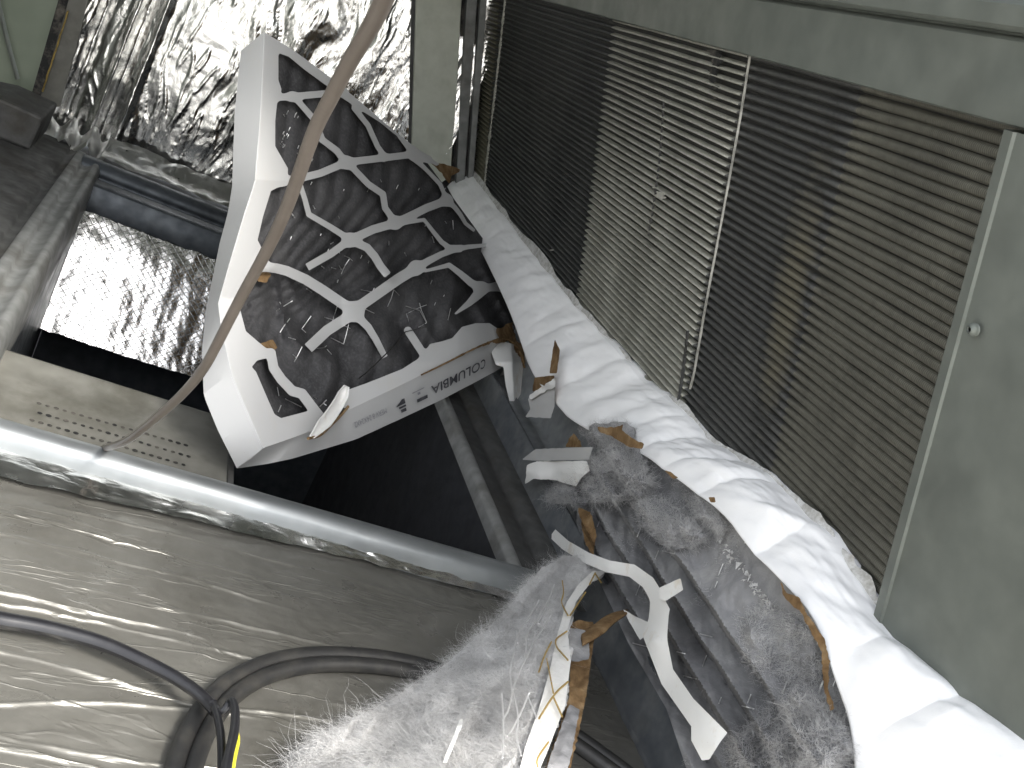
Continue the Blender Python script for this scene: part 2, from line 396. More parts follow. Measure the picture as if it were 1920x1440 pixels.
# foil tape strip along the foot of the rail
n, m = 420, 14
s = np.linspace(-.75, 1.02, n)
yb = np.interp(s, [-.75, -.1, .1, .35, .6, 1.02], [1.575, 1.585, 1.60, 1.615, 1.63, 1.64])
V = np.empty((n, m, 3))
for j in range(m):
    t = j/(m-1); V[:, j, 0] = s; V[:, j, 1] = yb + (1.668-yb)*t; V[:, j, 2] = .010+.016*t
pp = np.stack([V[..., 0], V[..., 1]], -1)
V[..., 2] += .006*np.abs(nz(pp*np.array([.25, 1]), 30, 2., 2)) + .0012*nz(pp*np.array([.5, 1]), 60, 8., 2)
V[..., 1] += .006*nz(pp, 14, 4., 2)
mesh('foil_tape_strip', *grid(V), foil_tape)['kind'] = 'structure'
bpy.data.objects['foil_tape_strip'].name = 'foil_tape'

# curb frame round the return opening: rounded rails
def arc(cx, cz, r, a0, a1, n=8, rx=None):
    a = np.radians(np.linspace(a0, a1, n)); rx = rx or r
    return [(cx+rx*math.cos(q), cz+r*math.sin(q)) for q in a]
fr = thing('opening_frame', 'rounded galvanised steel frame around the dark floor opening', 'frame', (.44, 1.68, 0))
# front rail profile in (y,z): front foot, round top, inner drop
prof = [(1.650, -.01), (1.652, .018), (1.657, .032)] + arc(1.688, .034, .026, 160, 20, 9, .030) + [(1.722, .025), (1.726, -.02), (1.726, -.10)]
mesh('front_rail', *grid(extrude(prof, -.9, 1.04, 30, 'x')), rail_m, fr)
# rounded inside corner: front rail to right rail
fa_ = [(.925+.060*math.cos(q), 1.785+.060*math.sin(q)) for q in np.linspace(0, -math.pi/2, 10)]
V = np.array([[(x, y, -.05), (x, y, .012), (x+.004, y-.004, .022), (x+.012, y-.012, .028), (1.003, 1.705, .034)] for x, y in fa_])
mesh('corner', *grid(V), rail_m, fr)
pr = [(.984, -.004), (.984, .004), (.986, .02)] + arc(1.003, .022, .016, 170, 20, 7, .017) + [(1.022, .024)]
mesh('right_rail', *grid(extrude(pr, 1.70, 3.75, 12)), m_steel('worn_rail', (.20, .205, .20), (.29, .295, .29), .5, .45, (.08, .07, .055), .6), fr)
pl = [(-.148, -.10), (-.148, -.01), (-.152, .02)] + arc(-.17, .022, .014, 20, 160, 6) + [(-.195, .02), (-.20, .018), (-.215, .018), (-.22, .034), (-.245, .036), (-.25, .02)]
mesh('left_rail', *grid(extrude(pl, 1.6, 3.78, 12)), galv_d2, fr)
pf = [(3.52, -.085), (3.52, .002), (3.525, .006), (3.60, .008), (3.605, -.012), (3.66, -.014)] + arc(3.72, .01, .034, 215, 20, 10, .05) + [(3.775, .01), (3.78, .0)]
mesh('far_rail', *grid(extrude(pf, -.22, 1.0, 12, 'x')), navy, fr)

# duct below the opening: dark walls, sloping lined face, perforated ledge
duct = []
def wall(name, pts, mat): structure(mesh(name, *prism(pts, (0, 0, .004)), mat, None, False))
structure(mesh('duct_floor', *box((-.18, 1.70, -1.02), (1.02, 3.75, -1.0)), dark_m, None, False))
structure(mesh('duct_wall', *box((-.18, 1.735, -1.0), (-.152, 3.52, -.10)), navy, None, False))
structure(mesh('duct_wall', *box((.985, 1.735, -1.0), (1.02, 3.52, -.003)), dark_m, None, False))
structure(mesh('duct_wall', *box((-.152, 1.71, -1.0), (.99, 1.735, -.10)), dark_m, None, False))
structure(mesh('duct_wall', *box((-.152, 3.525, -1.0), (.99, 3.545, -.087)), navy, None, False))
lp = plane((0, 3.515, -.088), (0, -.87, .50)); b0 = lp(np.array(37.), np.array(607.)); b1 = lp(np.array(352.), np.array(702.)); yb_ = (b0[1]+b1[1])/2
V = np.empty((150, 110, 3))
for i, a in enumerate(np.linspace(0, 1, 150)):
    for j, b in enumerate(np.linspace(0, 1, 110)):
        y = 3.515+(yb_-3.515)*b; x = -.15+.80*a; z = -.088+(y-3.515)*.87/.50
        V[i, j] = (x, y-.006*math.sin(math.pi*min(1, b/.4))*(b < .4), z)
q = np.stack([V[..., 0], V[..., 1]], -1); V[..., 2] += .006*nz(q, 12, 1., 3) + .002*nz(q, 40, 7., 2)
lin = mesh('duct_liner', *grid(V), scrim_m); structure(lin)
tv, tf = [], []
def liner_at(a, b):
    i = np.clip(a*149, 0, 148.999); j = np.clip(b*109, 0, 108.999); i0_ = i.astype(int); j0_ = j.astype(int); fi = (i-i0_)[:, None]; fj_ = (j-j0_)[:, None]
    return V[i0_, j0_]*(1-fi)*(1-fj_)+V[i0_+1, j0_]*fi*(1-fj_)+V[i0_, j0_+1]*(1-fi)*fj_+V[i0_+1, j0_+1]*fi*fj_
for sgn in (1, -1):
    for k in range(-26, 46):
        b = np.linspace(0, 1, 40); a = k*.034+sgn*b*.62+(0 if sgn > 0 else .1); ok = (a > 0) & (a < 1)
        if ok.sum() < 4: continue
        pth = liner_at(a[ok], b[ok])+np.array([0, -.87, .50])*.0015; v_, f_ = tube(pth, .0013, 5); k0 = len(tv); tv += v_.tolist(); tf += [[q_+k0 for q_ in z_] for z_ in f_]
mesh('scrim_threads', tv, tf, foil_tape, lin)['kind'] = 'stuff'
led = thing('perforated_ledge', 'dusty perforated sheet metal ledge between the front rail and the lined duct', 'ledge', (.1, 1.95, -.08))
V = extrude([(1.73, -.075), (1.80, -.058), (2.10, -.052), (2.15, -.046), (2.165, -.036), (2.18, -.040), (2.185, -.11)], -.15, .36, 20, 'x')
mesh('plate', *grid(V), plate_m, led)
hv, hf = [], []
for r_, (y0, y1) in enumerate([(2.005, 2.012), (1.967, 1.967), (1.930, 1.926)]):
    for k in range(19):
        x = -.045+.0172*k + (.0086 if r_ == 1 else 0); y = y0+(y1-y0)*k/18; b0 = len(hv); z = -.0515-.006*(2.1-y)/.3 if False else np.interp(y, [1.8, 2.10], [-.058, -.052])+.0012
        rr = .0058*random.uniform(.8, 1.1)
        for a in range(8): hv.append((x+rr*math.cos(a*math.pi/4), y+rr*math.sin(a*math.pi/4), z))
        hf.append(list(range(b0, b0+8)))
ho = mesh('perforation', hv, hf, black_gap, led, False); ho['kind'] = 'stuff'
mesh('end_flange', *box((.36, 1.73, -.12), (.372, 2.19, -.045)), galv_d, led, False)

# left ledge, dark bracket and green door beyond
structure(mesh('side_ledge', *grid(extrude([(-.25, .02), (-.262, .012), (-.275, .012), (-.28, .022), (-.9, .05)], 1.3, 3.86, 10)), galv_d))
V, F = prism([(-.95, 3.30, .03), (-.40, 3.30, .03), (-.365, 3.80, .02), (-.365, 3.80, .14), (-.49, 3.80, .158), (-.62, 3.30, .14), (-.95, 3.30, .12)], (0, .001, 0))
br = [(-.95, .03), (-.368, .03), (-.360, .15), (-.494, .156), (-.95, .06)]
tag(bevelled(mesh('steel_bracket', *prism([(x, 3.55, z) for x, z in br], (0, .30, 0)), galv_d, None, False), .006), 'dark steel bracket on the left ledge below the green panel', 'bracket')
o = mesh('door_panel', *box((-1.5, 4.12, -.3), (-.47, 4.15, 1.2)), green_m, None, False); tag(o, 'plain green-grey door panel at the upper left behind the dark frame', 'panel')
rod = ony(np.array([-14, 0, 14, 33]), np.array([-40, 18, 78, 148]), 4.06)
tag(mesh('door_rod', *tube(resample(rod, 8), .008), galv_pale), 'thin pale rod standing against the green door panel', 'rod')
fp = thing('corner_post', 'dark corner post with amber sealed edge left of the foil wall', 'post', (-.45, 4.0, 0))
def ypoly(px, y, dy=.02): 
    p = np.array(px, float); return prism(ony(p[:, 0], p[:, 1], y), (0, dy, 0))
mesh('seal', *ypoly([(118, -30), (137, -30), (75, 182), (58, 180)], 3.985), black_gap, fp, False)
mesh('jamb', *ypoly([(137, -30), (170, -30), (150, 60), (112, 200), (75, 200), (75, 182)], 3.992), plate_m, fp, False)
hv = ony(np.array([128, 112, 96, 80]), np.array([20, 70, 120, 172]), 3.975)
V = smooth(hv, 60); V[:, 0] += .002*nz(V, 60, 2.); mesh('amber_edge', *tube(V, .0028+.0015*np.abs(nz(V, 50, 1.)), 6), lit_edge_m, fp)  # amber colour puts the golden light on the edge into the material

# foil lined far wall
nx, ny = 320, 260
gx, gz = np.meshgrid(np.linspace(-.43, 1.02, nx), np.linspace(0.01, 1.5, ny), indexing='ij')
q = np.stack([gx, gz], -1); warp = .25*nz(q, 2.2, 5., 2)
dy = .010*nz(np.stack([gx*1.6+warp, gz*.4], -1), 6, 2., 2) + .0016*nz(np.stack([gx+warp*.4, gz*.6], -1), 30, 6., 3)
dy += -.0035*np.power(np.clip(.12-np.abs(nz(np.stack([gx*1.6+warp*.5, gz*.16], -1), 13, 8., 3)), 0, 1)/.12, 2)
for x0, wd, a in ((-.335, .022, .03), (-.235, .016, -.028), (-.20, .02, .022), (-.145, .014, -.02)):   # overlapping seams
    dy += a*np.exp(-((gx-x0-.03*(gz-.3))/wd)**2)
V = np.stack([gx, 4.06-.12*(gx+.43)+dy, gz], -1); structure(mesh('far_wall', *grid(V), foil_wall))
# foil tape flashing folded along the foot of the wall
n, m = 200, 16; s = np.linspace(-.17, .75, n); V = np.empty((n, m, 3))
for j in range(m):
    t = j/(m-1); V[:, j, 0] = s; V[:, j, 1] = 3.80+.16*t; V[:, j, 2] = .035+.015*np.sin(t*9)*np.exp(-2*t)+.05*t*t
q = V[..., :2].copy(); V[..., 2] += .010*nz(q*np.array([.5, 1]), 22, 3., 3)
mesh('wall_foot_tape', *grid(V), foil_dull)['kind'] = 'structure'; bpy.data.objects['wall_foot_tape'].name = 'foil_flashing'
V = np.empty((40, 12, 3))                                          # crumpled tape in the corner
for i in range(40):
    for j in range(12): V[i, j] = (-.40+.24*i/39, 3.83+.14*j/11, .02+.05*j/11+.02*math.sin(i*.5))
V[..., 2] += .025*nz(V[..., :2], 16, 9., 3); mesh('corner_foil', *grid(V), foil_dull)['kind'] = 'structure'
# unseen roof and left wall added to shade the inside; closing walls behind the coil
structure(mesh('cabinet_wall', *box((-1.02, 1.5, -.3), (-1.0, 4.2, 1.62)), galv_pale, None, False))
structure(mesh('back_wall', *box((1.40, .3, -.3), (1.42, 4.2, 1.62)), galv_d, None, False))
structure(mesh('end_wall', *box((.75, 4.03, -.3), (1.40, 4.05, 1.62)), galv_d, None, False))
structure(mesh('sill', *box((-.62, 3.765, -.05), (1.0, 4.30, -.004)), galv_d, None, False))
structure(mesh('base_pan', *box((1.0, .5, -.06), (1.40, 4.03, -.03)), galv_d, None, False))
structure(mesh('cabinet_roof', *box((-.75, 1.5, 1.62), (1.6, 4.2, 1.64)), galv_pale, None, False))  # unseen roof added so that light fades towards the far end

# right hand floor pan and filter track
pan = [(1.018, .024), (1.03, .022), (1.075, .018), (1.085, .008), (1.10, .006), (1.106, .022), (1.155, .026)]
structure(mesh('side_pan', *grid(extrude(pan, 1.64, 3.95, 14)), galv_d))
tr = thing('filter_track', 'grimy steel channel rail holding the filters below the ice', 'rail', (1.17, 2.3, 0))
out = [(1.150, -.02), (1.156, .03), (1.160, .108), (1.163, .112), (1.168, .112), (1.170, .106), (1.172, .06), (1.19, .054)]
mesh('front_channel', *grid(extrude(out, .6, 3.9, 20)), track_m, tr)
inn = [(1.19, .054), (1.205, .052), (1.207, .075), (1.25, .085), (1.252, .075), (1.285, .08), (1.30, .20), (1.31, .21)]
mesh('back_channel', *grid(extrude(inn, .6, 3.9, 20)), m_steel('pale_channel', (.26, .28, .29), (.36, .38, .39), .5, .25, (.16, .16, .15), .5), tr)

# ================================================================== THE COIL
coil = thing('evaporator_coil', 'large dirty finned coil leaning along the right with bands of dark and pale fins', 'coil', (1.17, 2.45, .5))
Y0, Y1 = .86, 3.93; pitch = .0172; nrow = 47
V = np.empty((2, 2, 3))
for i, y in enumerate((Y0, Y1)):
    for j, a in enumerate((-.05, .80)): V[i, j] = CA+CU*a+np.array([0, y, 0])-CN*.010
mesh('fin_core', *solid(V, -CN*.08), m_coil('core_dark', (.05, .05, .046), (.03, .03, .028)), coil, False)  # core coloured near black to deepen the shade in the gaps between rows
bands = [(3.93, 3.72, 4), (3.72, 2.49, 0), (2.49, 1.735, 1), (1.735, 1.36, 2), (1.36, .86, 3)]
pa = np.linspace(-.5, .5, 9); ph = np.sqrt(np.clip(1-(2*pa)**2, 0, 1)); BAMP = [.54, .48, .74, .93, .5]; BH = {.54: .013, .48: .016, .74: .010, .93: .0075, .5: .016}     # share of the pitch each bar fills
for r_ in range(nrow):
    u0 = -.035+r_*pitch; ys = []; mi = []; am = []
    for a, b, k in bands:
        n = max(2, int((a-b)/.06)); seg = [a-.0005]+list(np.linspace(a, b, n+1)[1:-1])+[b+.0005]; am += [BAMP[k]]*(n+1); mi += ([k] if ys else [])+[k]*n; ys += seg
    ys = np.array(ys); am = np.array(am); bh = np.array([BH[q] for q in am]); V = np.empty((len(ys), len(pa), 3)); wob = .0018*nz(np.stack([ys, ys*0+r_*.35], -1), 5, 1.5, 3)
    for j, (a, h) in enumerate(zip(pa, ph)):
        V[:, j] = CA + np.outer(u0+a*pitch*am+wob, CU) + np.outer(-.013+.004*am+(bh+.0)*h, CN); V[:, j, 1] = ys
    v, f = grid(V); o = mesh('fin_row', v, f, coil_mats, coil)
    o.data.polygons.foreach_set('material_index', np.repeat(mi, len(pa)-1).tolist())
# combed / bent fin seams and a few stains
def cstrip(name, pts, hw, mat, off=.006, n=40, jag=.0):
    p = smooth(pts, n, 2); T = np.gradient(p, axis=0); N = np.stack([-T[:, 1], T[:, 0]], -1); N /= np.linalg.norm(N, axis=1)[:, None]
    ww = hw*(1+jag*rng.normal(size=n))[:, None]; a = p-N*ww; b = p+N*ww
    V = np.stack([coilp(a[:, 0], a[:, 1], off), coilp(b[:, 0], b[:, 1], off)], 1)
    return mesh(name, *solid(V, -CN*.004), mat, coil, False)
seam_l = m_coil('seam_bright', (.75, .74, .68), (.55, .54, .48)); 
cstrip('fin_seam', [(1404, 105), (1385, 230), (1350, 420), (1318, 590), (1300, 700), (1292, 730)], 0.6, seam_l, .0045, 60, .25)
cstrip('fin_seam', [(946, 0), (930, 150), (912, 300), (907, 352)], 1.1, seam_l, .004, 60, .6)
cstrip('bent_fin', [(1288, 620), (1280, 690), (1272, 745), (1264, 770)], 1.6, galv_d, .008, 30, .3)
cstrip('bent_fin', [(1243, 190), (1236, 300), (1222, 400), (1215, 440)], .6, galv_d, .004, 30, .5)
for pts, mt, st in (([(1226, 352), (1246, 356), (1250, 368), (1240, 378), (1230, 370)], seam_l, 2), ([(1330, 92), (1366, 95), (1352, 120), (1342, 185), (1328, 190), (1330, 140)], black_gap, 3),
                ([(1030, 465), (1040, 468), (1038, 474), (1030, 472)], seam_l, 2)):
    P_ = np.array(pts, float); f0 = sd_poly(pts)
    def fj(x, y, f0=f0):
        d = f0(x, y); nn = nz(np.stack([x*.02, y*.09], -1), 1.6, 3., 3); return d + 14*nn + 4
    diecut('fin_stain', fj, (P_[:, 0].min()-8, P_[:, 1].min()-8, P_[:, 0].max()+8, P_[:, 1].max()+8), st, lambda a, b, o: coilp(a, b, .0042+o), .001, mt, coil)
# sheet metal header above the coil, right cover, far end post
def cpoly(px, off, th): p = np.array(px, float); return prism(coilp(p[:, 0], p[:, 1], off), -CN*th)
def yline(u, off, y): q = CA+CU*u+CN*off; return np.array([q[0], y, q[2]])
hd = thing('header_panel', 'grey-green galvanised sheet header running above the coil', 'panel', (.9, 2.4, 1.2))
U1 = .742
prf = [(U1, -.012), (U1, .014), (U1+.003, .018), (U1+.095, .020), (U1+.099, .016), (U1+.101, .006), (U1+.104, .006), (U1+.106, .028), (U1+.112, .034), (U1+.135, .034), (U1+.14, .022), (U1+.145, .020), (U1+.5, .022)]
V = np.stack([np.array([yline(u, o_, y) for u, o_ in prf]) for y in np.linspace(.3, 3.95, 8)])
mesh('sheet', *grid(V), galv_pale, hd)['_s'] = 1
bpy.data.objects['sheet'].modifiers.new('e', 'EDGE_SPLIT').split_angle = math.radians(40)
cv = thing('cover_plate', 'wide pale steel cover plate over the near end of the coil', 'plate', (1.15, .9, .5))
def yat(u): return np.interp(u, [-.1, .742], [.975, 1.012])
prf = [(.0, -.05), (.0, .022), (-.004, .028), (-.022, .030), (-.024, .026), (-.5, .026)]
V = np.stack([np.array([yline(u, o_, yat(u)+dy_) for dy_, o_ in prf]) for u in np.linspace(-.28, .739, 30)])
mesh('plate', *grid(V), galv_pale, cv).modifiers.new('e', 'EDGE_SPLIT').split_angle = math.radians(40)
sc_ = coilp(np.array(1829.), np.array(618.), .032)
V, F = tube([sc_, sc_+CN*.004, sc_+CN*.008, sc_+CN*.010], [.0085, .0088, .0075, .004], 10); mesh('screw', V, F, galv_pale, cv)
ep = thing('end_post', 'narrow upright grey metal post between the foil wall and the coil', 'post', (.9, 3.92, .5))
bevelled(mesh('face', *ypoly([(782, -40), (868, -40), (858, 150), (845, 330), (826, 345), (770, 345), (776, 150)], 3.88, .05), post_m, ep, False), .003)
mesh('groove', *ypoly([(868, -40), (878, -40), (866, 150), (855, 340), (846, 340), (858, 150)], 3.905, .03), black_gap, ep, False)
bevelled(mesh('lip', *ypoly([(878, -40), (898, -40), (884, 150), (871, 345), (855, 348), (866, 150)], 3.87, .05), galv_d2, ep, False), .002)
mesh('groove', *ypoly([(898, -40), (904, -40), (890, 150), (877, 340), (871, 340), (884, 150)], 3.895, .03), black_gap, ep, False)
bevelled(mesh('lip', *ypoly([(904, -40), (916, -40), (902, 150), (888, 335), (877, 340), (890, 150)], 3.86, .04), galv_d2, ep, False), .002)
bevelled(mesh('edge', *ypoly([(774, -40), (782, -40), (776, 150), (770, 345), (764, 345), (769, 150)], 3.90, .05), galv_d, ep, False), .001)

# ================================================================== THE ICE
up_ = [(880, 322), (940, 400), (1040, 530), (1092, 590), (1150, 655), (1210, 725), (1272, 765), (1330, 838), (1430, 892), (1500, 962), (1562, 1014), (1620, 1110), (1672, 1186), (1742, 1262), (1832, 1330), (1930, 1396), (2060, 1490), (2200, 1600)]
lo_ = [(838, 352), (882, 436), (915, 500), (950, 575), (974, 640), (992, 700), (1030, 752), (1080, 806), (1190, 846), (1248, 892), (1352, 964), (1402, 1034), (1472, 1104), (1532, 1174), (1562, 1284), (1594, 1372), (1600, 1500), (1640, 1720)]
N, M = 620, 70
U = smooth(up_, N, 2); L_ = smooth(lo_, N, 2)
a3 = coilp(U[:, 0], U[:, 1], .012); b3 = p2(L_[:, 0], L_[:, 1], .02)
arcs = np.r_[0, np.cumsum(np.linalg.norm(np.diff((a3+b3)/2, axis=0), axis=1))]; arcs = arcs/arcs[-1]*3.2
T = np.linspace(0, 1, M)
V = a3[:, None]*(1-T)[None, :, None] + b3[:, None]*T[None, :, None]
outd = _n([-.62, -.10, .78]); wid = np.linalg.norm(a3-b3, axis=1)
near = np.clip((2.6-(a3[:, 1]))/1.4, 0, 1)
bulge = np.power(np.sin(np.pi*np.clip(T*.92+.06, 0, 1)), .6)
amp = (.012+.11*wid)*(.55+.45*near)
P_ = np.stack(np.broadcast_arrays(arcs[:, None], T[None]), -1)
fold = nz(np.stack([P_[..., 0]*(1.25-.5*near[:, None])+.05*P_[..., 1], P_[..., 1]*.05], -1), 14, 3., 2)       # folds across the roll
fold2 = np.abs(nz(np.stack([P_[..., 0]*1.2-.10*P_[..., 1], P_[..., 1]*.06], -1), 6.5, 11., 1))
lump = nz(np.stack([P_[..., 0], P_[..., 1]*.30], -1), 4, 7., 4)
fa = (.35+.65*near)[:, None]
disp = bulge[None]*(amp[:, None]*(1+.55*lump) + .011*fa*(fold)*(1-.4*near[:, None]) - .012*fa*np.power(np.clip(.3-fold2, 0, 1)/.3, 1.3))
V = V + disp[..., None]*outd
V[:, -1] += -P2N*.05; V[:, 0] += -CN*.02
V = np.concatenate([V, (V[:, -1]-P2N*.05)[:, None]], 1)
ice = mesh('ice_ridge', *grid(V), ice_m); tag(ice, 'thick white roll of ice built up along the foot of the coil', 'ice')
# thin frosted crust climbing the lowest fins
N = 300; U = smooth([(x+2, y+4) for x, y in up_[:13]], N, 2)
jag = 17+12*nz(np.stack([np.arange(N)*.05, np.zeros(N)], -1), 1., 4., 4)+8*np.clip(nz(np.stack([np.arange(N)*.012, np.zeros(N)], -1), 1., 9., 2), -1, 1)
nn = _n([.72, -.69]); V = np.empty((N, 10, 3))
for j in range(10):
    t = j/9; q = U+nn*np.clip(jag, 3, 40)[:, None]*t*(.6+.6*np.linspace(0, 1, N)[:, None]); V[:, j] = coilp(q[:, 0], q[:, 1], .016-.010*t)
V += .003*nz(V, 14, 3., 3)[..., None]*CN
tag(mesh('frost_crust', *grid(V), frost_m), 'thin dirty frost crust creeping up the lowest fins of the coil', 'frost')

# ================================================================== THE CRUMPLED FILTER STANDING IN THE OPENING
TL = ony(np.array(492.), np.array(62.), 2.4); TR = ony(np.array(820.), np.array(305.), 3.1); BL = onz(np.array(503.), np.array(840.), .05)
FN = _n(np.cross(TR-TL, BL-TL)); FN = FN if FN@(EYE-TL) > 0 else -FN
fplane = plane(TL, FN)
def fw(px, py):
    """how far the bent panel stands off its own flat plane"""
    px = np.asarray(px, float); py = np.asarray(py, float)
    a = np.interp(py-.05*(px-450), [60, 335, 560, 830], [0, .0, -.10, 0.]); a = a*np.clip((860-px)/430, 0, 1.05)
    b = .16*np.clip((px-640)/320, 0, 1.2)*np.clip((py-360)/290, 0, 1.1)
    c = -.03*np.clip((px-880)/110, 0, 1)**2
    return a+b+c
def FL(px, py, off=0.): return fplane(px, py, fw(px, py)+off)
TH = .082
flt = thing('pleated_filter', 'crumpled white cardboard filter with torn diamond grid over charcoal pleats, leaning in the opening', 'air filter', FL(np.array(500.), np.array(838.), -.05))
ridge = np.array([(495, 60), (492, 130), (487, 227), (477, 342), (458, 400), (440, 460), (424, 515), (409, 569), (415, 620), (435, 704), (462, 770), (493, 840)], float)
outer = np.array([(452, 95), (446, 150), (440, 210), (435, 352), (427, 400), (412, 455), (400, 515), (386, 580), (379, 655), (382, 742), (408, 806), (444, 878)], float)
bridge = np.array([(493, 840), (545, 822), (595, 804), (653, 769), (735, 730), (825, 686), (904, 645), (948, 628)], float)
blow = np.array([(446, 878), (500, 870), (548, 860), (667, 824), (750, 786), (829, 749), (900, 712), (940, 690)], float)
# left side wall
A_ = resample(ridge, 60); B_ = np.stack([np.interp(np.linspace(0, 1, 60), np.linspace(0, 1, len(outer)), outer[:, k]) for k in (0, 1)], -1)
A_ = np.stack([np.interp(np.linspace(0, 1, 60), np.linspace(0, 1, len(ridge)), ridge[:, k]) for k in (0, 1)], -1)
V = np.stack([FL(A_[:, 0], A_[:, 1], 0)*(1-t)+FL(B_[:, 0], B_[:, 1], -TH)*t for t in np.linspace(0, 1, 8)], 1)
mesh('side_panel', *solid(V, (.003, .002, 0)), card, flt).modifiers.new('e', 'EDGE_SPLIT').split_angle = math.radians(14)
# bottom side wall carrying the print
def bside(sv, t):
    sv = np.clip(np.asarray(sv, float), 0, 1); k = np.linspace(0, 1, len(bridge))
    a = np.stack([np.interp(sv, k, bridge[:, i]) for i in (0, 1)], -1); b = np.stack([np.interp(sv, k, blow[:, i]) for i in (0, 1)], -1)
    t = np.asarray(t)[..., None]; dd = TH*np.interp(sv, [0, .2, 1], [1, .5, .35])
    return FL(a[..., 0], a[..., 1], 0)*(1-t)+FL(b[..., 0], b[..., 1], -dd)*t
sg, tg = np.meshgrid(np.linspace(0, 1, 70), np.linspace(0, 1, 10), indexing='ij'); V = bside(sg, tg)
bn = _n(np.cross(V[50, 0]-V[20, 0], V[35, 9]-V[35, 0])); bn = bn if bn@(EYE-V[35, 5]) > 0 else -bn
V += (.003*nz(V, 9, 4., 2)*np.sin(np.pi*tg))[..., None]*bn
bot = mesh('bottom_panel', *solid(V, -bn*.003), card, flt); bot.modifiers.new('e', 'EDGE_SPLIT').split_angle = math.radians(35)
# print on the bottom wall (upside down in the picture)
def printed(txt, s0, s1, t0, t1, mat, name, bold=0.):
    cu = bpy.data.curves.new('t', 'FONT'); cu.body = txt; cu.offset = bold; cu.resolution_u = 3
    ob = bpy.data.objects.new('t', cu); COL.objects.link(ob); bpy.context.view_layer.update()
    me = bpy.data.meshes.new_from_object(ob.evaluated_get(bpy.context.evaluated_depsgraph_get()))
    v = np.array([q.co[:] for q in me.vertices]); f = [list(p.vertices) for p in me.polygons]
    bpy.data.objects.remove(ob); bpy.data.meshes.remove(me)
    x = (v[:, 0]-v[:, 0].min())/np.ptp(v[:, 0]); y = (v[:, 1]-v[:, 1].min())/np.ptp(v[:, 1])
    p = bside(s0+(s1-s0)*x, t0+(t1-t0)*y)+bn*.0045
    return mesh(name, p, f, mat, bot, False)
def s_of(x): return float(np.interp(x, (bridge[:, 0]+blow[:, 0])/2, np.linspace(0, 1, len(bridge))))
printed('COLUMBIA', s_of(908), s_of(806), .43, .70, ink, 'maker_print', .012)
printed('MERV 8 24X24X2', s_of(722), s_of(662), .42, .60, ink2, 'size_note')
def marks(polys, mat, name):
    v, f = [], []
    for pl in polys:
        b0 = len(v); v += [bside(s_of(x), t)+bn*.0045 for x, t in pl]; f.append(list(range(b0, b0+len(pl))))
    return mesh(name, np.array(v), f, mat, bot, False)
def rct(x0, x1, t0, t1): return [(x0, t0), (x1, t0), (x1, t1), (x0, t1)]
marks([rct(778, 798, .62, .72)] , ink, 'stamp'); marks([rct(772, 794, .36, .385), rct(781, 786, .43, .50)], ink2, 'faint_stamp')
marks([[(739, .56), (752, .40), (757, .40), (757, .56)], rct(744, 757, .60, .66), rct(746, 756, .70, .80)], ink, 'airflow_arrow')
# die-cut face
F_parts = [sd_poly([(495, 60), (547, 92), (633, 155), (727, 235), (773, 272), (825, 308), (818, 311), (764, 283), (744, 255), (712, 229), (676, 206), (645, 186), (607, 157), (570, 130), (541, 106), (524, 100), (522, 104), (522, 150), (528, 168), (520, 190), (516, 227), (516, 274), (540, 316), (538, 348), (520, 352), (508, 358), (500, 384), (493, 407), (483, 450), (497, 478), (508, 500), (492, 508), (478, 530), (465, 529), (448, 572), (461, 621), (483, 640), (504, 657), (497, 672), (482, 676), (472, 688), (480, 697), (502, 748), (515, 777), (527, 784), (573, 772), (600, 782), (597, 803), (545, 822), (493, 840), (462, 770), (435, 704), (415, 620), (409, 569), (424, 515), (440, 460), (458, 400), (477, 342), (487, 227), (492, 130)]),
           sd_poly([(653, 769), (640, 762), (652, 731), (686, 719), (754, 692), (782, 674), (797, 660), (806, 645), (829, 640), (848, 634), (866, 613), (892, 606), (918, 606), (936, 618), (950, 628), (904, 645), (825, 686), (735, 730)])]
L = sd_line
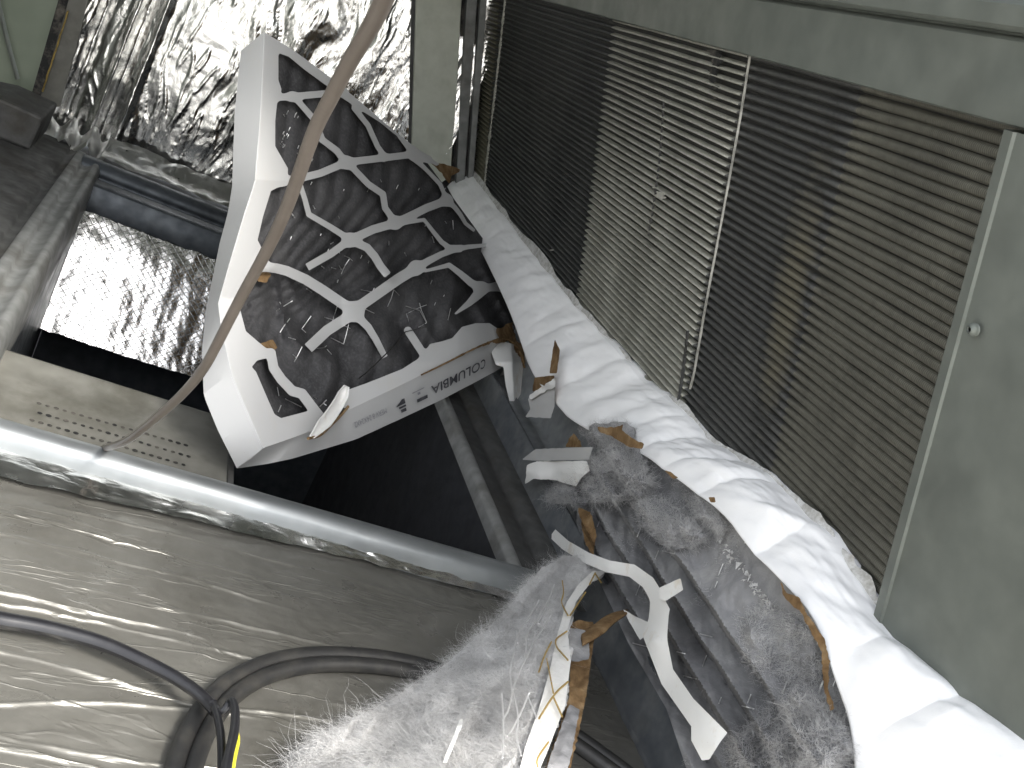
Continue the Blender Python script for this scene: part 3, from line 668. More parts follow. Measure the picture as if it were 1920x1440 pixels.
strips = [L([(515, 183), (560, 180), (650, 172)], 6.5), L([(553, 183), (590, 225), (604, 262), (632, 283), (648, 305)], 5.5, 6.5), L([(664, 203), (690, 235), (708, 275), (724, 297)], 5),
          L([(650, 304), (720, 296), (770, 290), (806, 300)], 7, 6), L([(650, 304), (600, 325), (560, 335), (530, 338)], 7), L([(655, 308), (690, 345), (718, 364), (722, 390), (742, 418)], 6),
          L([(742, 418), (800, 390), (840, 375)], 7.5), L([(838, 375), (825, 345), (795, 314), (772, 296)], 4), L([(742, 418), (700, 430), (656, 450)], 8), L([(560, 337), (572, 375), (579, 402), (620, 426), (642, 440), (656, 452)], 4.5, 6),
          L([(656, 450), (620, 476), (576, 501)], 7), L([(656, 450), (688, 464), (702, 480), (714, 500), (727, 516)], 7.5), L([(496, 500), (518, 503), (538, 508), (573, 524), (605, 544), (640, 568), (664, 584)], 9, 10),
          L([(664, 584), (680, 570), (713, 547), (747, 523), (782, 502)], 10), L([(780, 503), (802, 490), (827, 477), (853, 468), (877, 463), (918, 459)], 7.5, 3), L([(758, 419), (795, 412), (812, 434), (828, 454), (842, 464), (864, 466)], 2.5, 5.5),
          L([(838, 375), (853, 389), (863, 402), (873, 419), (890, 433)], 5, 3), L([(798, 508), (842, 497), (863, 513), (883, 530), (902, 541)], 2.5, 8), L([(902, 541), (927, 534), (943, 528), (963, 527)], 5, 4),
          L([(902, 541), (935, 542), (952, 549), (973, 560), (988, 569)], 5, 3), L([(902, 541), (896, 552), (880, 568), (853, 589)], 11, 1.5), L([(664, 584), (647, 598), (613, 620), (578, 653)], 10), L([(664, 584), (677, 600), (690, 613), (705, 637), (722, 670)], 8, 5.5),
          L([(765, 620), (790, 658), (800, 668)], 7.5), L([(508, 662), (513, 690), (528, 712), (548, 733), (566, 738), (590, 770), (606, 790)], 9, 10),
          sd_disc((547, 181), 9), sd_disc((650, 305), 12), sd_disc((742, 418), 12), sd_disc((838, 375), 11), sd_disc((656, 450), 13), sd_disc((664, 584), 19), sd_disc((780, 502), 14), sd_disc((902, 541), 12)]
def face_sd(x, y):
    d = F_parts[0](x, y)
    for q in [F_parts[1]]+strips: d = smin(d, q(x, y), 7.)
    slot = sd_poly([(473, 685), (480, 675), (495, 672), (502, 695), (520, 723), (537, 740), (557, 743), (573, 757), (573, 772), (527, 785), (515, 777), (502, 748), (480, 697)])(x, y)
    return np.maximum(d, -(slot-0.) if False else d)
def curl(px, py):
    """loose strip ends lift and sag a little"""
    c = .010*np.exp(-(((px-578)/26)**2+((py-653)/22)**2)) + .012*np.exp(-(((px-727)/16)**2+((py-516)/16)**2)) + .010*np.exp(-(((px-500)/20)**2+((py-503)/12)**2))
    c = c - .012*np.exp(-(((px-722)/20)**2+((py-668)/20)**2)) + .016*np.exp(-(((px-664)/60)**2+((py-584)/50)**2)) + .010*np.exp(-(((px-855)/30)**2+((py-588)/20)**2))
    return c
fc = diecut('face_frame', face_sd, (400, 50, 1000, 850), 2.6, lambda a, b, o: FL(a, b, o+curl(a, b)), .0045, card, flt, kraft)
# curled flap torn off the lower edge
n = 40; cl = smooth([(651, 724), (640, 750), (622, 778), (604, 800), (586, 820)], n); wv = np.interp(np.linspace(0, 1, n), [0, .15, .7, 1], [5, 10, 12, 4])
V = np.empty((n, 9, 3))
for i in range(n):
    for j in range(9):
        a = (j-4)/4; V[i, j] = FL(np.array(cl[i, 0]+a*wv[i]*.9), np.array(cl[i, 1]+a*wv[i]*.45), .012+.045*(i/n)**1.5+.012*a*a)
mesh('torn_flap', *solid(V, -FN*.004), [card_st], flt)
n = 40; cl = smooth([(653, 762), (640, 778), (622, 796), (600, 818), (578, 822)], n); V = FL(cl[:, 0], cl[:, 1], .045*np.linspace(0, 1, n)**1.5+.015)
mesh('torn_edge', *tube(V, .0035), kraft, flt)
# charcoal media, pleated at the top and crushed below
mo = [(510, 85), (600, 140), (700, 215), (790, 290), (846, 366), (900, 440), (922, 470), (964, 524), (988, 585), (1002, 618), (986, 636), (940, 622), (880, 640), (800, 680), (690, 735), (655, 765), (600, 800), (500, 800), (455, 690), (430, 600), (470, 480), (490, 350), (506, 240)]
def mdisp(px, py):
    px = np.asarray(px, float); py = np.asarray(py, float); q = np.stack([px, py], -1)/100.
    low = np.clip((py-380+.2*(px-600))/200, 0, 1)
    wx = px + 16*low*nz(q, .9, 3., 2)*2; s_ = (wx+.10*py+low*.35*py)/34.
    tri = np.abs((s_ % 1.)*2-1); tri = 1-np.power(1-tri, 1.5)*1.0
    ac = q[..., 0]*.88-q[..., 1]*.42; al = q[..., 0]*.42+q[..., 1]*.88; wp = .35*nz(q, .8, 5., 1)
    r1 = nz(np.stack([ac+wp, al*.38], -1), 2.0, 8., 1); r2 = 1-np.abs(nz(np.stack([ac+1.3*wp, al*.30+.4*wp], -1), 1.7, 21., 1))*3.0
    d = -.030-.012*low + .010*tri*(1-.4*low) + low*(.030*r1+.016*np.clip(r2, -1, 1))
    return np.maximum(d, -.060)
med = diecut('pleated_media', sd_poly(mo), (420, 75, 1010, 810), 4.0, lambda a, b, o: FL(a, b, o+np.minimum(mdisp(a, b), .004+curl(a, b))), .006, media, flt)
# backing panel so that the box is closed
bp = [(480, 130), (790, 330), (900, 560), (900, 640), (600, 760), (500, 780), (450, 690), (440, 580), (465, 400)]
diecut('back_panel', sd_poly(bp), (400, 120, 945, 840), 12, lambda a, b, o: FL(a, b, o-.078), .004, kraft, flt)
# broken bits of the wire grid on the media
def wires(name, segs, lift, rad, mat, parent):
    v, f = [], []
    for sg_ in segs:
        p = np.array(sg_, float); P3 = lift(p[:, 0], p[:, 1]); a, b = tube(P3, rad, 4); k = len(v); v += a.tolist(); f += [[i+k for i in q] for q in b]
    o = mesh(name, v, f, mat, parent); o['kind'] = 'stuff'; return o
def z1(l): return [[(480+a/6, 440+b/6) for a, b in q] for q in l]
segs = z1([[(1000, 240), (1050, 260), (1085, 295)], [(1050, 275), (1000, 350), (960, 440)], [(740, 355), (765, 375)], [(850, 370), (900, 385)], [(915, 540), (925, 505)], [(570, 610), (630, 650)], [(410, 745), (320, 800), (230, 858)], [(620, 915), (560, 1000), (515, 1060), (560, 1100)], [(380, 945), (320, 1020), (270, 1100)], [(365, 1155), (445, 1180)], [(915, 800), (890, 880), (862, 970)], [(770, 930), (860, 955)], [(1235, 840), (1330, 885)], [(1180, 620), (1310, 645)], [(1330, 600), (1310, 645)], [(1550, 620), (1520, 720), (1480, 810)], [(1550, 620), (1610, 680)], [(985, 1020), (1060, 1055)], [(1045, 1000), (1020, 1110), (985, 1230)], [(840, 1160), (985, 1230)], [(690, 1280), (770, 1270), (795, 1250)], [(800, 1290), (850, 1345)], [(1690, 890), (1850, 815), (1920, 790)], [(1840, 770), (1860, 850), (1920, 980)], [(1690, 890), (1720, 980)], [(1830, 1040), (1920, 990)], [(520, 1260), (455, 1390), (430, 1430)], [(415, 1350), (455, 1390)], [(1495, 70), (1495, 120)], [(1670, 200), (1690, 240)], [(400, 20), (385, 60)], [(840, 105), (870, 85)]])
segs += [[(761, 574), (787, 582)], [(787, 582), (800, 605)], [(845, 578), (840, 600)], [(850, 430), (849, 413)], [(810, 443), (814, 455)], [(612, 760), (590, 745)], [(600, 762), (612, 750)], [(520, 726), (523, 742)], [(535, 748), (565, 763)], [(527, 760), (522, 772)]]
for k in range(52):
    x = random.uniform(522, 600); y = random.uniform(200, 300); 
    if random.random() < .6: x, y = random.uniform(515, 880), random.uniform(330, 600)
    a = random.choice((math.radians(115), math.radians(112), math.radians(60))); l_ = random.uniform(3, 8)
    segs.append([(x, y), (x+l_*math.cos(a), y+l_*math.sin(a))])
wires('wire_grid', segs, lambda a, b: FL(a, b, np.minimum(mdisp(a, b), .004+curl(a, b))+.003), .0012, scrim_wire, med)
wires('twig', [[(800, 613), (760, 622), (738, 650), (715, 672), (686, 700), (672, 710)], [(738, 650), (728, 654)]], lambda a, b: FL(a, b, .006), .0018, hose_m, flt)
# torn right hand corner: brown core, folded white tube end
def rag(name, pts, lift, mat, parent, thick=.006, step=2.5, jagg=4., edge=None, bump=.006, seed=1.):
    P_ = np.array(pts, float); f0 = sd_poly(pts)
    def fj(x, y): return f0(x, y) + jagg*nz(np.stack([x, y], -1)/10., 1., seed, 3)
    def lf(a, b, o): return lift(a, b, o + bump*nz(np.stack([a, b], -1)/30., 1., seed+3, 2))
    return diecut(name, fj, (P_[:, 0].min()-6, P_[:, 1].min()-6, P_[:, 0].max()+6, P_[:, 1].max()+6), step, lf, thick, mat, parent, edge)
rag('torn_core', [(930, 618), (960, 605), (968, 640), (995, 648), (1004, 690), (992, 730), (990, 768), (974, 772), (984, 720), (978, 672), (950, 640), (905, 648), (935, 635)], lambda a, b, o: FL(a, b, o+.016), kraft, flt, .012, 2.2, 5., card_st, .012)
cl = smooth([(790, 703), (830, 684), (880, 658), (920, 640), (948, 632), (972, 650), (984, 690)], 70); V = FL(cl[:, 0], cl[:, 1], .006+.016*np.clip((cl[:, 0]-900)/60, 0, 1)); mesh('torn_edge', *tube(V, .0022+.0016*np.linspace(0, 1, 70)*(1+.5*rng.normal(size=70))), kraft, flt)
fcs = sd_poly([(918, 652), (945, 641), (964, 645), (980, 664), (988, 700), (991, 742), (988, 764), (972, 776), (956, 756), (948, 722), (944, 688), (930, 684)])
diecut('folded_corner', fcs, (910, 635, 998, 782), 2.2, lambda a, b, o: FL(a, b, o+.034-.0011*np.abs(a-962-.05*(b-700))-.0004*np.clip(680-b, 0, 60)), .004, card_st, flt, kraft)
rag('folded_tab', [(945, 690), (955, 700), (962, 730), (928, 742), (934, 712)], lambda a, b, o: FL(a, b, o-.05), card, flt, .004, 2.5, .6)
rag('torn_tongue', [(966, 568), (978, 590), (1004, 628), (994, 628), (972, 600), (963, 580)], lambda a, b, o: FL(a, b, o+.012), card_st, flt, .005, 2.2, 1.5, kraft)
rag('torn_core', [(478, 520), (494, 503), (508, 515), (500, 530), (484, 528)], lambda a, b, o: FL(a, b, o-.006), kraft, flt, .004, 2.2, 1.)
rag('torn_core', [(486, 645), (512, 636), (520, 652), (506, 662)], lambda a, b, o: FL(a, b, o-.006), kraft, flt, .004, 2.2, 1.)
rag('torn_corner', [(800, 300), (828, 306), (866, 318), (858, 324), (846, 330), (842, 345), (826, 322)], lambda a, b, o: FL(a, b, o-.012), kraft, flt, .005, 2.2, 2., card)

# ================================================================== STRANDS
def strands(name, roots, normals, length, width, mat, parent, flow=None, curlamt=.5, seg=3, kind=True, swirl=0., sf=9.):
    N = len(roots); v = np.empty((N, seg+1, 2, 3)); d = normals + curlamt*rng.normal(size=(N, 3))
    if flow is not None: d = d + flow
    if swirl: d = d + swirl*np.stack([nz(roots, sf, 3., 3), nz(roots, sf, 13., 3), .5*nz(roots, sf, 23., 3)], -1)
    d /= np.linalg.norm(d, axis=1)[:, None]; p = roots.copy(); ln = length*rng.uniform(.35, 1.25, N)/seg
    side = np.cross(d, rng.normal(size=(N, 3))); side /= np.linalg.norm(side, axis=1)[:, None]
    for k in range(seg+1):
        wd = width*(1-.75*k/seg); v[:, k, 0] = p-side*wd; v[:, k, 1] = p+side*wd
        d = d + curlamt*.8*rng.normal(size=(N, 3)); d /= np.linalg.norm(d, axis=1)[:, None]; p = p+d*ln[:, None]
    base = (np.arange(N)*(seg+1)*2)[:, None]
    q = np.concatenate([base+np.array([2*k, 2*k+1, 2*k+3, 2*k+2]) for k in range(seg)], 0)
    o = mesh(name, v.reshape(-1, 3), q.tolist(), mat, parent, False)
    if kind: o['kind'] = 'stuff'
    return o
def scatter(poly, n):
    P_ = np.array(poly, float); f = sd_poly(poly); out = np.empty((0, 2))
    while len(out) < n:
        q = np.stack([rng.uniform(P_[:, 0].min(), P_[:, 0].max(), n), rng.uniform(P_[:, 1].min(), P_[:, 1].max(), n)], -1)
        out = np.vstack([out, q[f(q[:, 0], q[:, 1]) < 0]])
    return out[:n]

# ================================================================== THE SECOND FILTER, TORN OPEN IN THE TRACK
f2 = thing('torn_filter', 'torn open filter with grey lint covered pleats lying in the track below the ice', 'air filter', (1.17, 1.3, .08))
# pleat folds running along the track: u across (up the filter), saw-tooth section
m_out = [(1085, 925), (1150, 900), (1195, 835), (1275, 872), (1310, 900), (1370, 940), (1400, 975), (1450, 1040), (1510, 1095), (1565, 1165), (1585, 1250), (1610, 1320), (1640, 1372), (1680, 1470), (1300, 1480), (1250, 1330), (1180, 1210), (1110, 1060), (1080, 980)]
def p2u(P_): return (P_[..., 2]-.10)/.978
def pleat(px, py):
    P0 = p2(px, py, 0.); u = p2u(P0); y = P0[..., 1]
    wv_ = .008*nz(np.stack([y, u*2], -1), 5, 2., 2)
    k = np.array([-.03, .035, .10, .165, .228, .45, .7]); uu = u+wv_
    i = np.clip(np.searchsorted(k, uu)-1, 0, len(k)-2); t = np.clip((uu-k[i])/(k[i+1]-k[i]), 0, 1)
    rise = np.clip((t-.86)/.14, 0, 1); rise = rise*rise*(3-2*rise)
    h = np.where(i < 4, .058*np.power(1-t, 1.0)*(1-rise)+.058*rise, .058*np.exp(-t*3.0)-.012*t)         # crest at each line, falling away upwards
    fade = np.clip((2.05-y)/.2, .25, 1)
    h = h*fade + .007*nz(np.stack([y, u], -1), 14, 5., 3) + .02*nz(np.stack([y, u], -1), 5, 9., 2)*np.clip((u-.2)/.1, 0, 1)
    return h-.018
def P2L(a, b, o=0.): return p2(a, b, o+pleat(a, b))
m2 = diecut('pleated_media', sd_poly(m_out), (1075, 825, 1690, 1490), 3.0, P2L, .006, lintmedia, f2)
ls = []
for k in range(46):
    q = scatter(m_out, 1)[0]; a = random.choice((math.radians(-68), math.radians(14))); l_ = random.uniform(12, 30)
    ls.append([tuple(q+np.array([math.cos(a), math.sin(a)])*l_*t) for t in np.linspace(0, 1, 6)])
wires('wire_grid', ls, lambda a, b: P2L(a, b, .004), .0011, scrim_wire, m2)
q = scatter(m_out, 15000); R_ = P2L(q[:, 0], q[:, 1], 0.)
g = nz(R_, 7, 3., 3); keep = g + 3.2*np.clip(p2u(R_)-.26, -.15, .06) > .0; R_ = R_[keep]
strands('lint', R_, np.tile(P2N, (len(R_), 1)), .013, .0004, fuzz_d, m2, np.array([0, 0, -.3]), .8)
# thick lint tufts
def tuft(name, poly, lift, off, amp_, mat, parent, n, ln, seedf, fmat, step=4.):
    P_ = np.array(poly, float); f0 = sd_poly(poly)
    def hgt(a, b): d = np.clip(-f0(a, b)/22, 0, 1); return off+amp_*np.sqrt(d)*(.65+.7*nz(np.stack([a, b], -1)/40., 1., seedf, 4))
    def fj(x, y): return f0(x, y)+9*nz(np.stack([x, y], -1)/22., 1., seedf, 3)
    o = diecut(name, fj, (P_[:, 0].min()-8, P_[:, 1].min()-8, P_[:, 0].max()+8, P_[:, 1].max()+8), step, lambda a, b, oo: lift(a, b, oo+hgt(a, b)), .004, mat, parent)
    q = scatter(poly, n); R_ = lift(q[:, 0], q[:, 1], hgt(q[:, 0], q[:, 1])-.002); nr = np.tile(_n(EYE-R_.mean(0)), (n, 1))
    st = strands('lint', R_, nr*.25, ln, .0003, fmat, o, None, .6, 5, True, 2.2, 16.)
    return o
tuft('lint_tuft', [(1028, 918), (1060, 885), (1100, 868), (1122, 842), (1165, 835), (1192, 858), (1222, 905), (1205, 935), (1160, 938), (1110, 944), (1060, 948), (1022, 938)], P2L, .018, .045, lintmedia, f2, 9000, .040, 3., fuzz_d)
tuft('lint_tuft', [(1185, 945), (1225, 928), (1268, 950), (1310, 985), (1330, 1010), (1290, 1028), (1240, 1020), (1200, 985)], P2L, .012, .035, lintmedia, f2, 5000, .028, 7., fuzz_d)
tuft('lint_tuft', [(1278, 930), (1300, 918), (1340, 945), (1365, 990), (1350, 1010), (1310, 980)], P2L, .008, .03, lintmedia, f2, 2500, .022, 9., fuzz_d)
tuft('lint_tuft', [(1380, 1170), (1440, 1130), (1490, 1150), (1530, 1190), (1550, 1270), (1500, 1300), (1450, 1265), (1400, 1250)], P2L, -.004, .022, lintmedia, f2, 5500, .022, 12., fuzz_l)
tuft('lint_tuft', [(1370, 1390), (1430, 1340), (1490, 1290), (1540, 1310), (1592, 1362), (1602, 1392), (1560, 1450), (1440, 1470), (1370, 1450)], P2L, .010, .05, lintmedia, f2, 7500, .035, 15., fuzz_d)
tuft('lint_tuft', [(1180, 790), (1210, 860), (1222, 905), (1165, 850), (1100, 830), (1085, 800), (1110, 795)], P2L, .012, .02, lintmedia, f2, 2600, .03, 17., fuzz_d)
# crumbs along a crease of the lint
cr, cf = [], []
for k in range(80):
    t = random.random(); q = np.array([1345, 1010])*(1-t)+np.array([1450, 1145])*t+rng.normal(size=2)*[4, 4]; c0 = P2L(np.array(q[0]), np.array(q[1]), .012); r_ = random.uniform(.0012, .0028)
    v = c0+rng.normal(size=(6, 3))*r_; b0 = len(cr); cr += v.tolist(); cf += [[b0, b0+1, b0+2], [b0, b0+2, b0+3], [b0+3, b0+4, b0+5], [b0+1, b0+4, b0+5], [b0+2, b0+3, b0+5]]
mesh('lint_crumbs', cr, cf, fuzz_l, m2, False)['kind'] = 'stuff'
# white die-cut strips still hanging on it
def P2S(a, b, o=0.): return p2(a, b, o+yz(a, b))
yz = zfield([(1030, 1000, .03), (1080, 1035, .055), (1140, 1065, .075), (1200, 1075, .075), (1240, 1120, .085), (1245, 1170, .10), (1225, 1200, .11), (1260, 1270, .12), (1310, 1330, .14), (1340, 1400, .165), (1275, 1090, .085), (1190, 1160, .06)])
def ysd(x, y):
    d = L([(1034, 998), (1060, 1022), (1100, 1046), (1140, 1062), (1185, 1070), (1215, 1092), (1234, 1124), (1238, 1160), (1232, 1200)], 9, 15, False)(x, y)
    d = smin(d, sd_poly([(1222, 1120), (1250, 1134), (1256, 1142), (1250, 1160), (1250, 1195), (1262, 1255), (1300, 1310), (1364, 1374), (1350, 1392), (1330, 1424), (1316, 1426), (1296, 1388), (1296, 1362), (1240, 1282), (1205, 1192), (1216, 1160)])(x, y), 8)
    d = np.maximum(d, ((x-1046)*-.8+(y-1001)*-.6)-9)
    return np.maximum(d, -(L([(1150, 1145), (1180, 1155), (1205, 1165)], 1)(x, y)-0) if False else d)
diecut('card_strip', ysd, (1015, 985, 1375, 1440), 2.4, lambda a, b, o: P2S(a, b, o+.006*np.sin(a/30.+b/50.)), .0028, card_st, f2, kraft)
rag('card_tab', [(1236, 1102), (1276, 1084), (1281, 1106), (1246, 1128), (1236, 1122)], lambda a, b, o: P2S(a, b, o+.012), card_st, f2, .008, 2.2, .5, kraft, .002)
rag('card_web', [(1168, 1142), (1192, 1156), (1214, 1166), (1210, 1192), (1200, 1200), (1182, 1170)], lambda a, b, o: P2S(a, b, o-.006), card_st, f2, .004, 2.4, .5, kraft, .002)
# brown frayed side of the frame against the ice
for k, pts in enumerate(([(1084, 952), (1108, 960), (1118, 1000), (1112, 1046), (1098, 1020)], [(1464, 1092), (1476, 1112), (1500, 1122), (1512, 1148), (1490, 1140), (1468, 1116)],
            [(1488, 1118), (1520, 1160), (1546, 1198), (1556, 1240), (1552, 1290), (1566, 1330), (1556, 1332), (1544, 1290), (1540, 1220), (1510, 1166)])):
    rag('frayed_frame', pts, lambda a, b, o: P2L(a, b, np.maximum(0, .03-pleat(a, b))*.6+o+.022), kraft, f2, .006, 2.5, 2.5, card_st, .004, 4.+k)

# ================================================================== LOOSE SCRAPS
def scrap(name, label, pts, lift, mat, edge=None, thick=.006, jagg=1.5, bump=.006, seed=1., step=2.4, group=None):
    c = np.mean(np.array(pts, float), 0); o = rag(name, pts, lift, mat, None, thick, step, jagg, edge, bump, seed); return tag(o, label, 'scrap', group)
fl_ = thing('card_flange', 'folded white cardboard flange lying across the steel track beside grey lint', 'scrap', p2(np.array(1040.), np.array(880.), .03))
rag('upper_fold', [(978, 862), (1004, 842), (1112, 838), (1104, 862), (1010, 864)], lambda a, b, o: p2(a, b, o+.055-.0004*(b-840)), card, fl_, .005, 2.4, .6, kraft, .004)
def lf_(a, b, o): return p2(a, b, o+.045+.012*np.sin((b-866)/14.)+.006*np.sin(a/17.))
rag('lower_fold', [(988, 872), (1006, 865), (1100, 864), (1106, 882), (1090, 896), (1080, 912), (1040, 900), (1000, 898), (984, 908)], lf_, card_st, fl_, .005, 2.4, 1.2, kraft, .004, 5.)
cn = thing('card_corner', 'white cardboard corner piece with torn brown edge sitting on the track', 'scrap', p2(np.array(1015.), np.array(760.), .02))
rag('flat', [(990, 748), (1010, 738), (1041, 724), (1040, 760), (1033, 784), (985, 782), (994, 768)], lambda a, b, o: p2(a, b, o+.03), card, cn, .005, 2.4, 1.2, kraft, .003)
rag('torn_ridge', [(992, 742), (1012, 728), (1040, 708), (1042, 724), (1015, 738), (994, 752)], lambda a, b, o: p2(a, b, o+.038), card_st, cn, .01, 2.4, 3., kraft, .008)
rag('brown_inside', [(1002, 708), (1040, 704), (1038, 716), (1012, 732), (998, 734)], lambda a, b, o: p2(a, b, o+.022), kraft, cn, .004, 2.4, 1., None, .003)
scrap('kraft_sliver', 'narrow dark brown cardboard sliver standing upright against the ice', [(1040, 636), (1050, 656), (1044, 700), (1030, 700), (1034, 672)], lambda a, b, o: p2(a, b, o+.035), kraft, card_st, .008, .8)
scrap('kraft_piece', 'curled brown torn cardboard piece stuck on the ice above the lint', [(1120, 800), (1150, 802), (1168, 796), (1166, 806), (1180, 818), (1206, 832), (1204, 842), (1180, 838), (1150, 820), (1122, 808)], lambda a, b, o: p2(a, b, o+.075), kraft, card_st, .006, 2.)
scrap('kraft_crumb', 'small brown cardboard crumb on the ice, upper of the two', [(1246, 882), (1256, 884), (1272, 896), (1262, 898)], lambda a, b, o: p2(a, b, o+.085), kraft, None, .008, 1.)
scrap('kraft_crumb', 'small brown cardboard crumb on the ice, lower of the two', [(1328, 932), (1340, 932), (1342, 942), (1332, 942)], lambda a, b, o: p2(a, b, o+.075), kraft, None, .008, .8)
scrap('stone_crumb', 'lumpy brown debris plug in the channel behind the cardboard flange', [(1066, 822), (1076, 812), (1088, 828), (1092, 838), (1060, 838)], lambda a, b, o: p2(a, b, o+.02), kraft, None, .03, 2.)

# ================================================================== THE TORN FLAP OF FLUFFY MEDIA HANGING OVER THE FRONT
fz = zfield([(1150, 1062, .145), (1105, 1048, .13), (1060, 1040, .12), (985, 1110, .085), (900, 1180, .06), (830, 1245, .035), (700, 1320, .03), (560, 1400, .02), (520, 1470, .015), (700, 1440, .085), (850, 1340, .115), (950, 1230, .14),
             (880, 1470, .14), (1000, 1470, .15), (1060, 1330, .165), (1080, 1220, .17), (1085, 1150, .16), (1000, 1300, .175), (960, 1420, .165), (1110, 1100, .15)])
def FZ(a, b, o=0.): return onz(a, b, fz(a, b)+o)
fluff = thing('torn_media_flap', 'pale fluffy flap of torn filter media draped over the front rail', 'filter media', FZ(np.array(900.), np.array(1400.), -.05))
po = [(1150, 1066), (1112, 1045), (1066, 1040), (1020, 1062), (986, 1095), (935, 1160), (880, 1205), (826, 1255), (760, 1295), (690, 1335), (610, 1375), (545, 1415), (530, 1480), (990, 1490), (1030, 1400), (1062, 1320), (1072, 1240), (1066, 1180), (1082, 1130), (1108, 1096)]
def flap_h(a, b): return .026*nz(np.stack([(a+.8*b)*1.3, (b-.8*a)*.35], -1)/60., 1., 2., 4)
fb = diecut('felt_sheet', lambda x, y: sd_poly(po)(x, y)+6*nz(np.stack([x, y], -1)/18., 1., 2., 3), (515, 1030, 1165, 1495), 4., lambda a, b, o: FZ(a, b, o+flap_h(a, b)), .010, felt, fluff)
inner = [(1140, 1070), (1112, 1070), (1085, 1095), (1062, 1130), (1045, 1190), (1030, 1260), (1010, 1330), (985, 1400), (965, 1480), (996, 1480), (1030, 1400), (1060, 1322), (1070, 1240), (1064, 1180), (1080, 1128), (1106, 1094)]
diecut('smooth_edge', sd_poly(inner), (955, 1060, 1150, 1490), 3., lambda a, b, o: FZ(a, b, o+.010), .004, white_felt, fluff)
q = scatter(po, 56000); xr = np.interp(q[:, 1], [1040, 1130, 1260, 1400, 1480], [1130, 1050, 1020, 975, 950]); q = q[(q[:, 0] < xr+rng.normal(size=len(q))*14)]
R_ = FZ(q[:, 0], q[:, 1], .002+flap_h(q[:, 0], q[:, 1]))
fl0 = _n(FZ(np.array(620.), np.array(1400.), 0)-FZ(np.array(1040.), np.array(1080.), 0))
strands('fluff', R_, np.tile([-.01, -.01, .015], (len(R_), 1)), .042, .00017, fuzz_l, fluff, fl0*.9, .42, 5, True, 1.5, 16.)
dk = q[rng.random(len(q)) < .05]; R_ = FZ(dk[:, 0], dk[:, 1], .004+flap_h(dk[:, 0], dk[:, 1])); strands('dark_lint', R_, np.tile([-.06, -.05, .12], (len(R_), 1)), .07, .0003, fuzz_d, fluff, fl0*.8, .3, 5, True, 1.3, 9.)
ed = np.concatenate([resample(po[2:12], 900)+rng.normal(size=(900, 2))*3 for _ in range(3)]); R_ = FZ(ed[:, 0], ed[:, 1], .0)
strands('edge_fluff', R_, np.tile([-.10, .06, .06], (len(R_), 1)), .022, .00014, fuzz_l, fluff, fl0*1.0, .6, 6, True, 1.2, 14.)
def z2(l): return [smooth([(500+a/2.743, 950+b/2.743) for a, b in q], 14, 2) for q in l]
wl = z2([[(1400, 480), (1360, 560), (1290, 640), (1270, 760), (1245, 860), (1270, 950), (1240, 1060), (1215, 1100)], [(1455, 470), (1380, 600), (1330, 650), (1340, 760), (1290, 870), (1265, 940)], [(1285, 640), (1290, 700)], [(1265, 940), (1300, 1090), (1280, 1180), (1310, 1280)], [(1350, 960), (1300, 1080), (1240, 1180)], [(1345, 980), (1390, 1090)], [(1210, 960), (1220, 1100), (1215, 1290)], [(1480, 400), (1430, 540), (1400, 600)], [(1460, 560), (1380, 690), (1290, 860)]])
wires('wire_grid', wl, lambda a, b: FZ(a, b, .032), .0015, scrim_wire, fluff)
wr = z2([[(1520, 380), (1530, 450), (1510, 490), (1550, 560)], [(1640, 440), (1560, 560)], [(1545, 640), (1465, 695), (1550, 790)], [(1465, 695), (1430, 760), (1400, 850)], [(1550, 900), (1480, 960), (1400, 1090)], [(1475, 980), (1520, 1080)], [(1440, 780), (1475, 960)], [(1450, 1210), (1385, 1300), (1395, 1340)], [(1690, 340), (1660, 400)], [(1690, 345), (1720, 390)]])
wires('rusted_wire', wr, lambda a, b: FZ(a, b, .018), .0016, rust_wire, fluff)
rag('white_sliver', [(862, 1350), (868, 1346), (866, 1362), (850, 1400), (838, 1430), (830, 1430), (842, 1400)], lambda a, b, o: FZ(a, b, o+.040), white_felt, fluff, .004, 2., .8)
# brown cardboard strip under it
def KZ(a, b, o=0.): return FZ(a, b, o-.02)
rag('card_edge', [(1066, 1170), (1084, 1162), (1112, 1166), (1114, 1200), (1108, 1240), (1100, 1300), (1086, 1370), (1062, 1470), (1010, 1470), (1040, 1390), (1066, 1310), (1070, 1250)], KZ, kraft, fluff, .006, 2.6, 2., card_st, .008, 6.)
rag('grey_paper', [(1066, 1176), (1098, 1182), (1106, 1212), (1104, 1236), (1072, 1242), (1066, 1210)], lambda a, b, o: FZ(a, b, o-.008), lintmedia, fluff, .003, 2.6, 2., None, .006, 8.)
rag('grey_paper', [(1068, 1320), (1086, 1330), (1076, 1390), (1060, 1470), (1015, 1470), (1042, 1390)], lambda a, b, o: FZ(a, b, o-.010), lintmedia, fluff, .003, 2.6, 2., None, .006, 9.)
n = 30; cl = smooth([(1090, 1186), (1112, 1172), (1140, 1150), (1176, 1142)], n); V = np.empty((n, 8, 3))
for i in range(n):
    for j in range(8):
        a = j/7; b = cl[i]+np.array([.2, 1])*a*np.interp(i/n, [0, .5, 1], [22, 26, 6]); V[i, j] = FZ(np.array(b[0]), np.array(b[1]), -.012+.015*math.sin(a*2))
mesh('card_loop', *solid(V, (0, 0, -.005)), kraft, fluff)

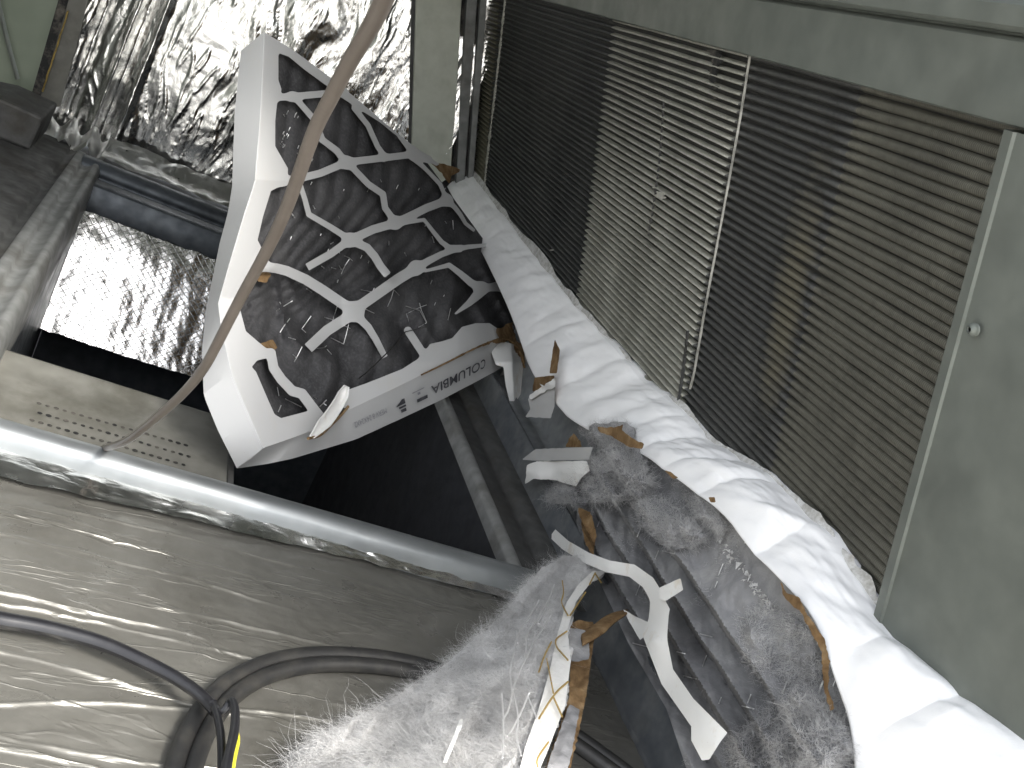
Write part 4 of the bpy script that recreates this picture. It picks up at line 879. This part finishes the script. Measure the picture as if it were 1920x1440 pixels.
# ================================================================== CABLES
cp = [(742, -60), (716, 10), (690, 60), (655, 115), (622, 180), (590, 240), (560, 330), (528, 415), (490, 490), (450, 560), (410, 640), (378, 700), (330, 752), (280, 795), (238, 828), (205, 838), (188, 842)]
cd = np.interp(np.linspace(0, 1, len(cp)), [0, .35, .7, .92, 1], [.62, .88, 1.30, 1.78, 1.90])
C3 = np.array([EYE+r_/np.linalg.norm(r_)*d_ for r_, d_ in zip(ray(np.array(cp)[:, 0], np.array(cp)[:, 1]), cd)])
C3[-1] = onz(np.array(190.), np.array(842.), -.058)
tag(mesh('tan_cable', *tube(smooth(C3, 110, 3), .0064, 14), tan_m), 'tan round cable hanging in front of the crumpled filter down to the perforated ledge', 'cable')
bc = thing('black_cable', 'black cable lying over the foil floor and splitting into a loop and yellow wire', 'cable', onz(np.array(300.), np.array(1260.), 0.))
p = np.array([(-60, 1150), (0, 1163), (60, 1172), (130, 1188), (200, 1208), (270, 1240), (330, 1270), (380, 1305), (405, 1335)], float)
V = onz(p[:, 0], p[:, 1], np.interp(np.linspace(0, 1, len(p)), [0, .7, 1], [.02, .035, .055])); mesh('jacket', *tube(smooth(V, 70), np.interp(np.linspace(0, 1, 70), [0, 1], [.0125, .0085]), 12), black_m, bc)
p = np.array([(398, 1322), (412, 1338), (424, 1330), (434, 1308), (442, 1330), (440, 1372), (428, 1420), (418, 1480)], float)
V = onz(p[:, 0], p[:, 1], np.linspace(.055, .12, len(p))); mesh('loop_wire', *tube(smooth(V, 60), np.interp(np.linspace(0, 1, 60), [0, .2, 1], [.007, .0055, .0075]), 10), black_m, bc)
p = np.array([(400, 1318), (410, 1350), (416, 1390), (416, 1480)], float)
V = onz(p[:, 0], p[:, 1], np.linspace(.055, .10, len(p))); mesh('lead_wire', *tube(smooth(V, 40), .0055, 10), black_m, bc)
p = np.array([(438, 1362), (444, 1376), (438, 1400), (430, 1430), (422, 1490)], float)
V = onz(p[:, 0], p[:, 1], np.linspace(.09, .115, len(p))); mesh('yellow_wire', *tube(smooth(V, 40), np.interp(np.linspace(0, 1, 40), [0, .3, 1], [.002, .007, .0085]), 10), yellow_m, bc)
p = np.array([(330, 1500), (344, 1440), (362, 1388), (390, 1335), (432, 1288), (500, 1252), (580, 1236), (660, 1236), (740, 1244), (820, 1262), (900, 1288), (990, 1330), (1080, 1386), (1180, 1460)], float)
V = onz(p[:, 0], p[:, 1], .012); hz_ = thing('floor_hose', 'dusty dark twin hose curving in an arc on the foil floor', 'hose', V[6])
V = smooth(V, 140); T_ = np.gradient(V, axis=0); T_ /= np.linalg.norm(T_, axis=1)[:, None]; Nn = np.cross(T_, [0, 0, 1.])
mesh('strand', *tube(V+Nn*.012, .0135, 12), hose_m, hz_); mesh('strand', *tube(V-Nn*.012, .0135, 12), hose_m, hz_)
for o in bpy.data.objects:
    for k in ('_o', '_s'):
        if k in o: del o[k]
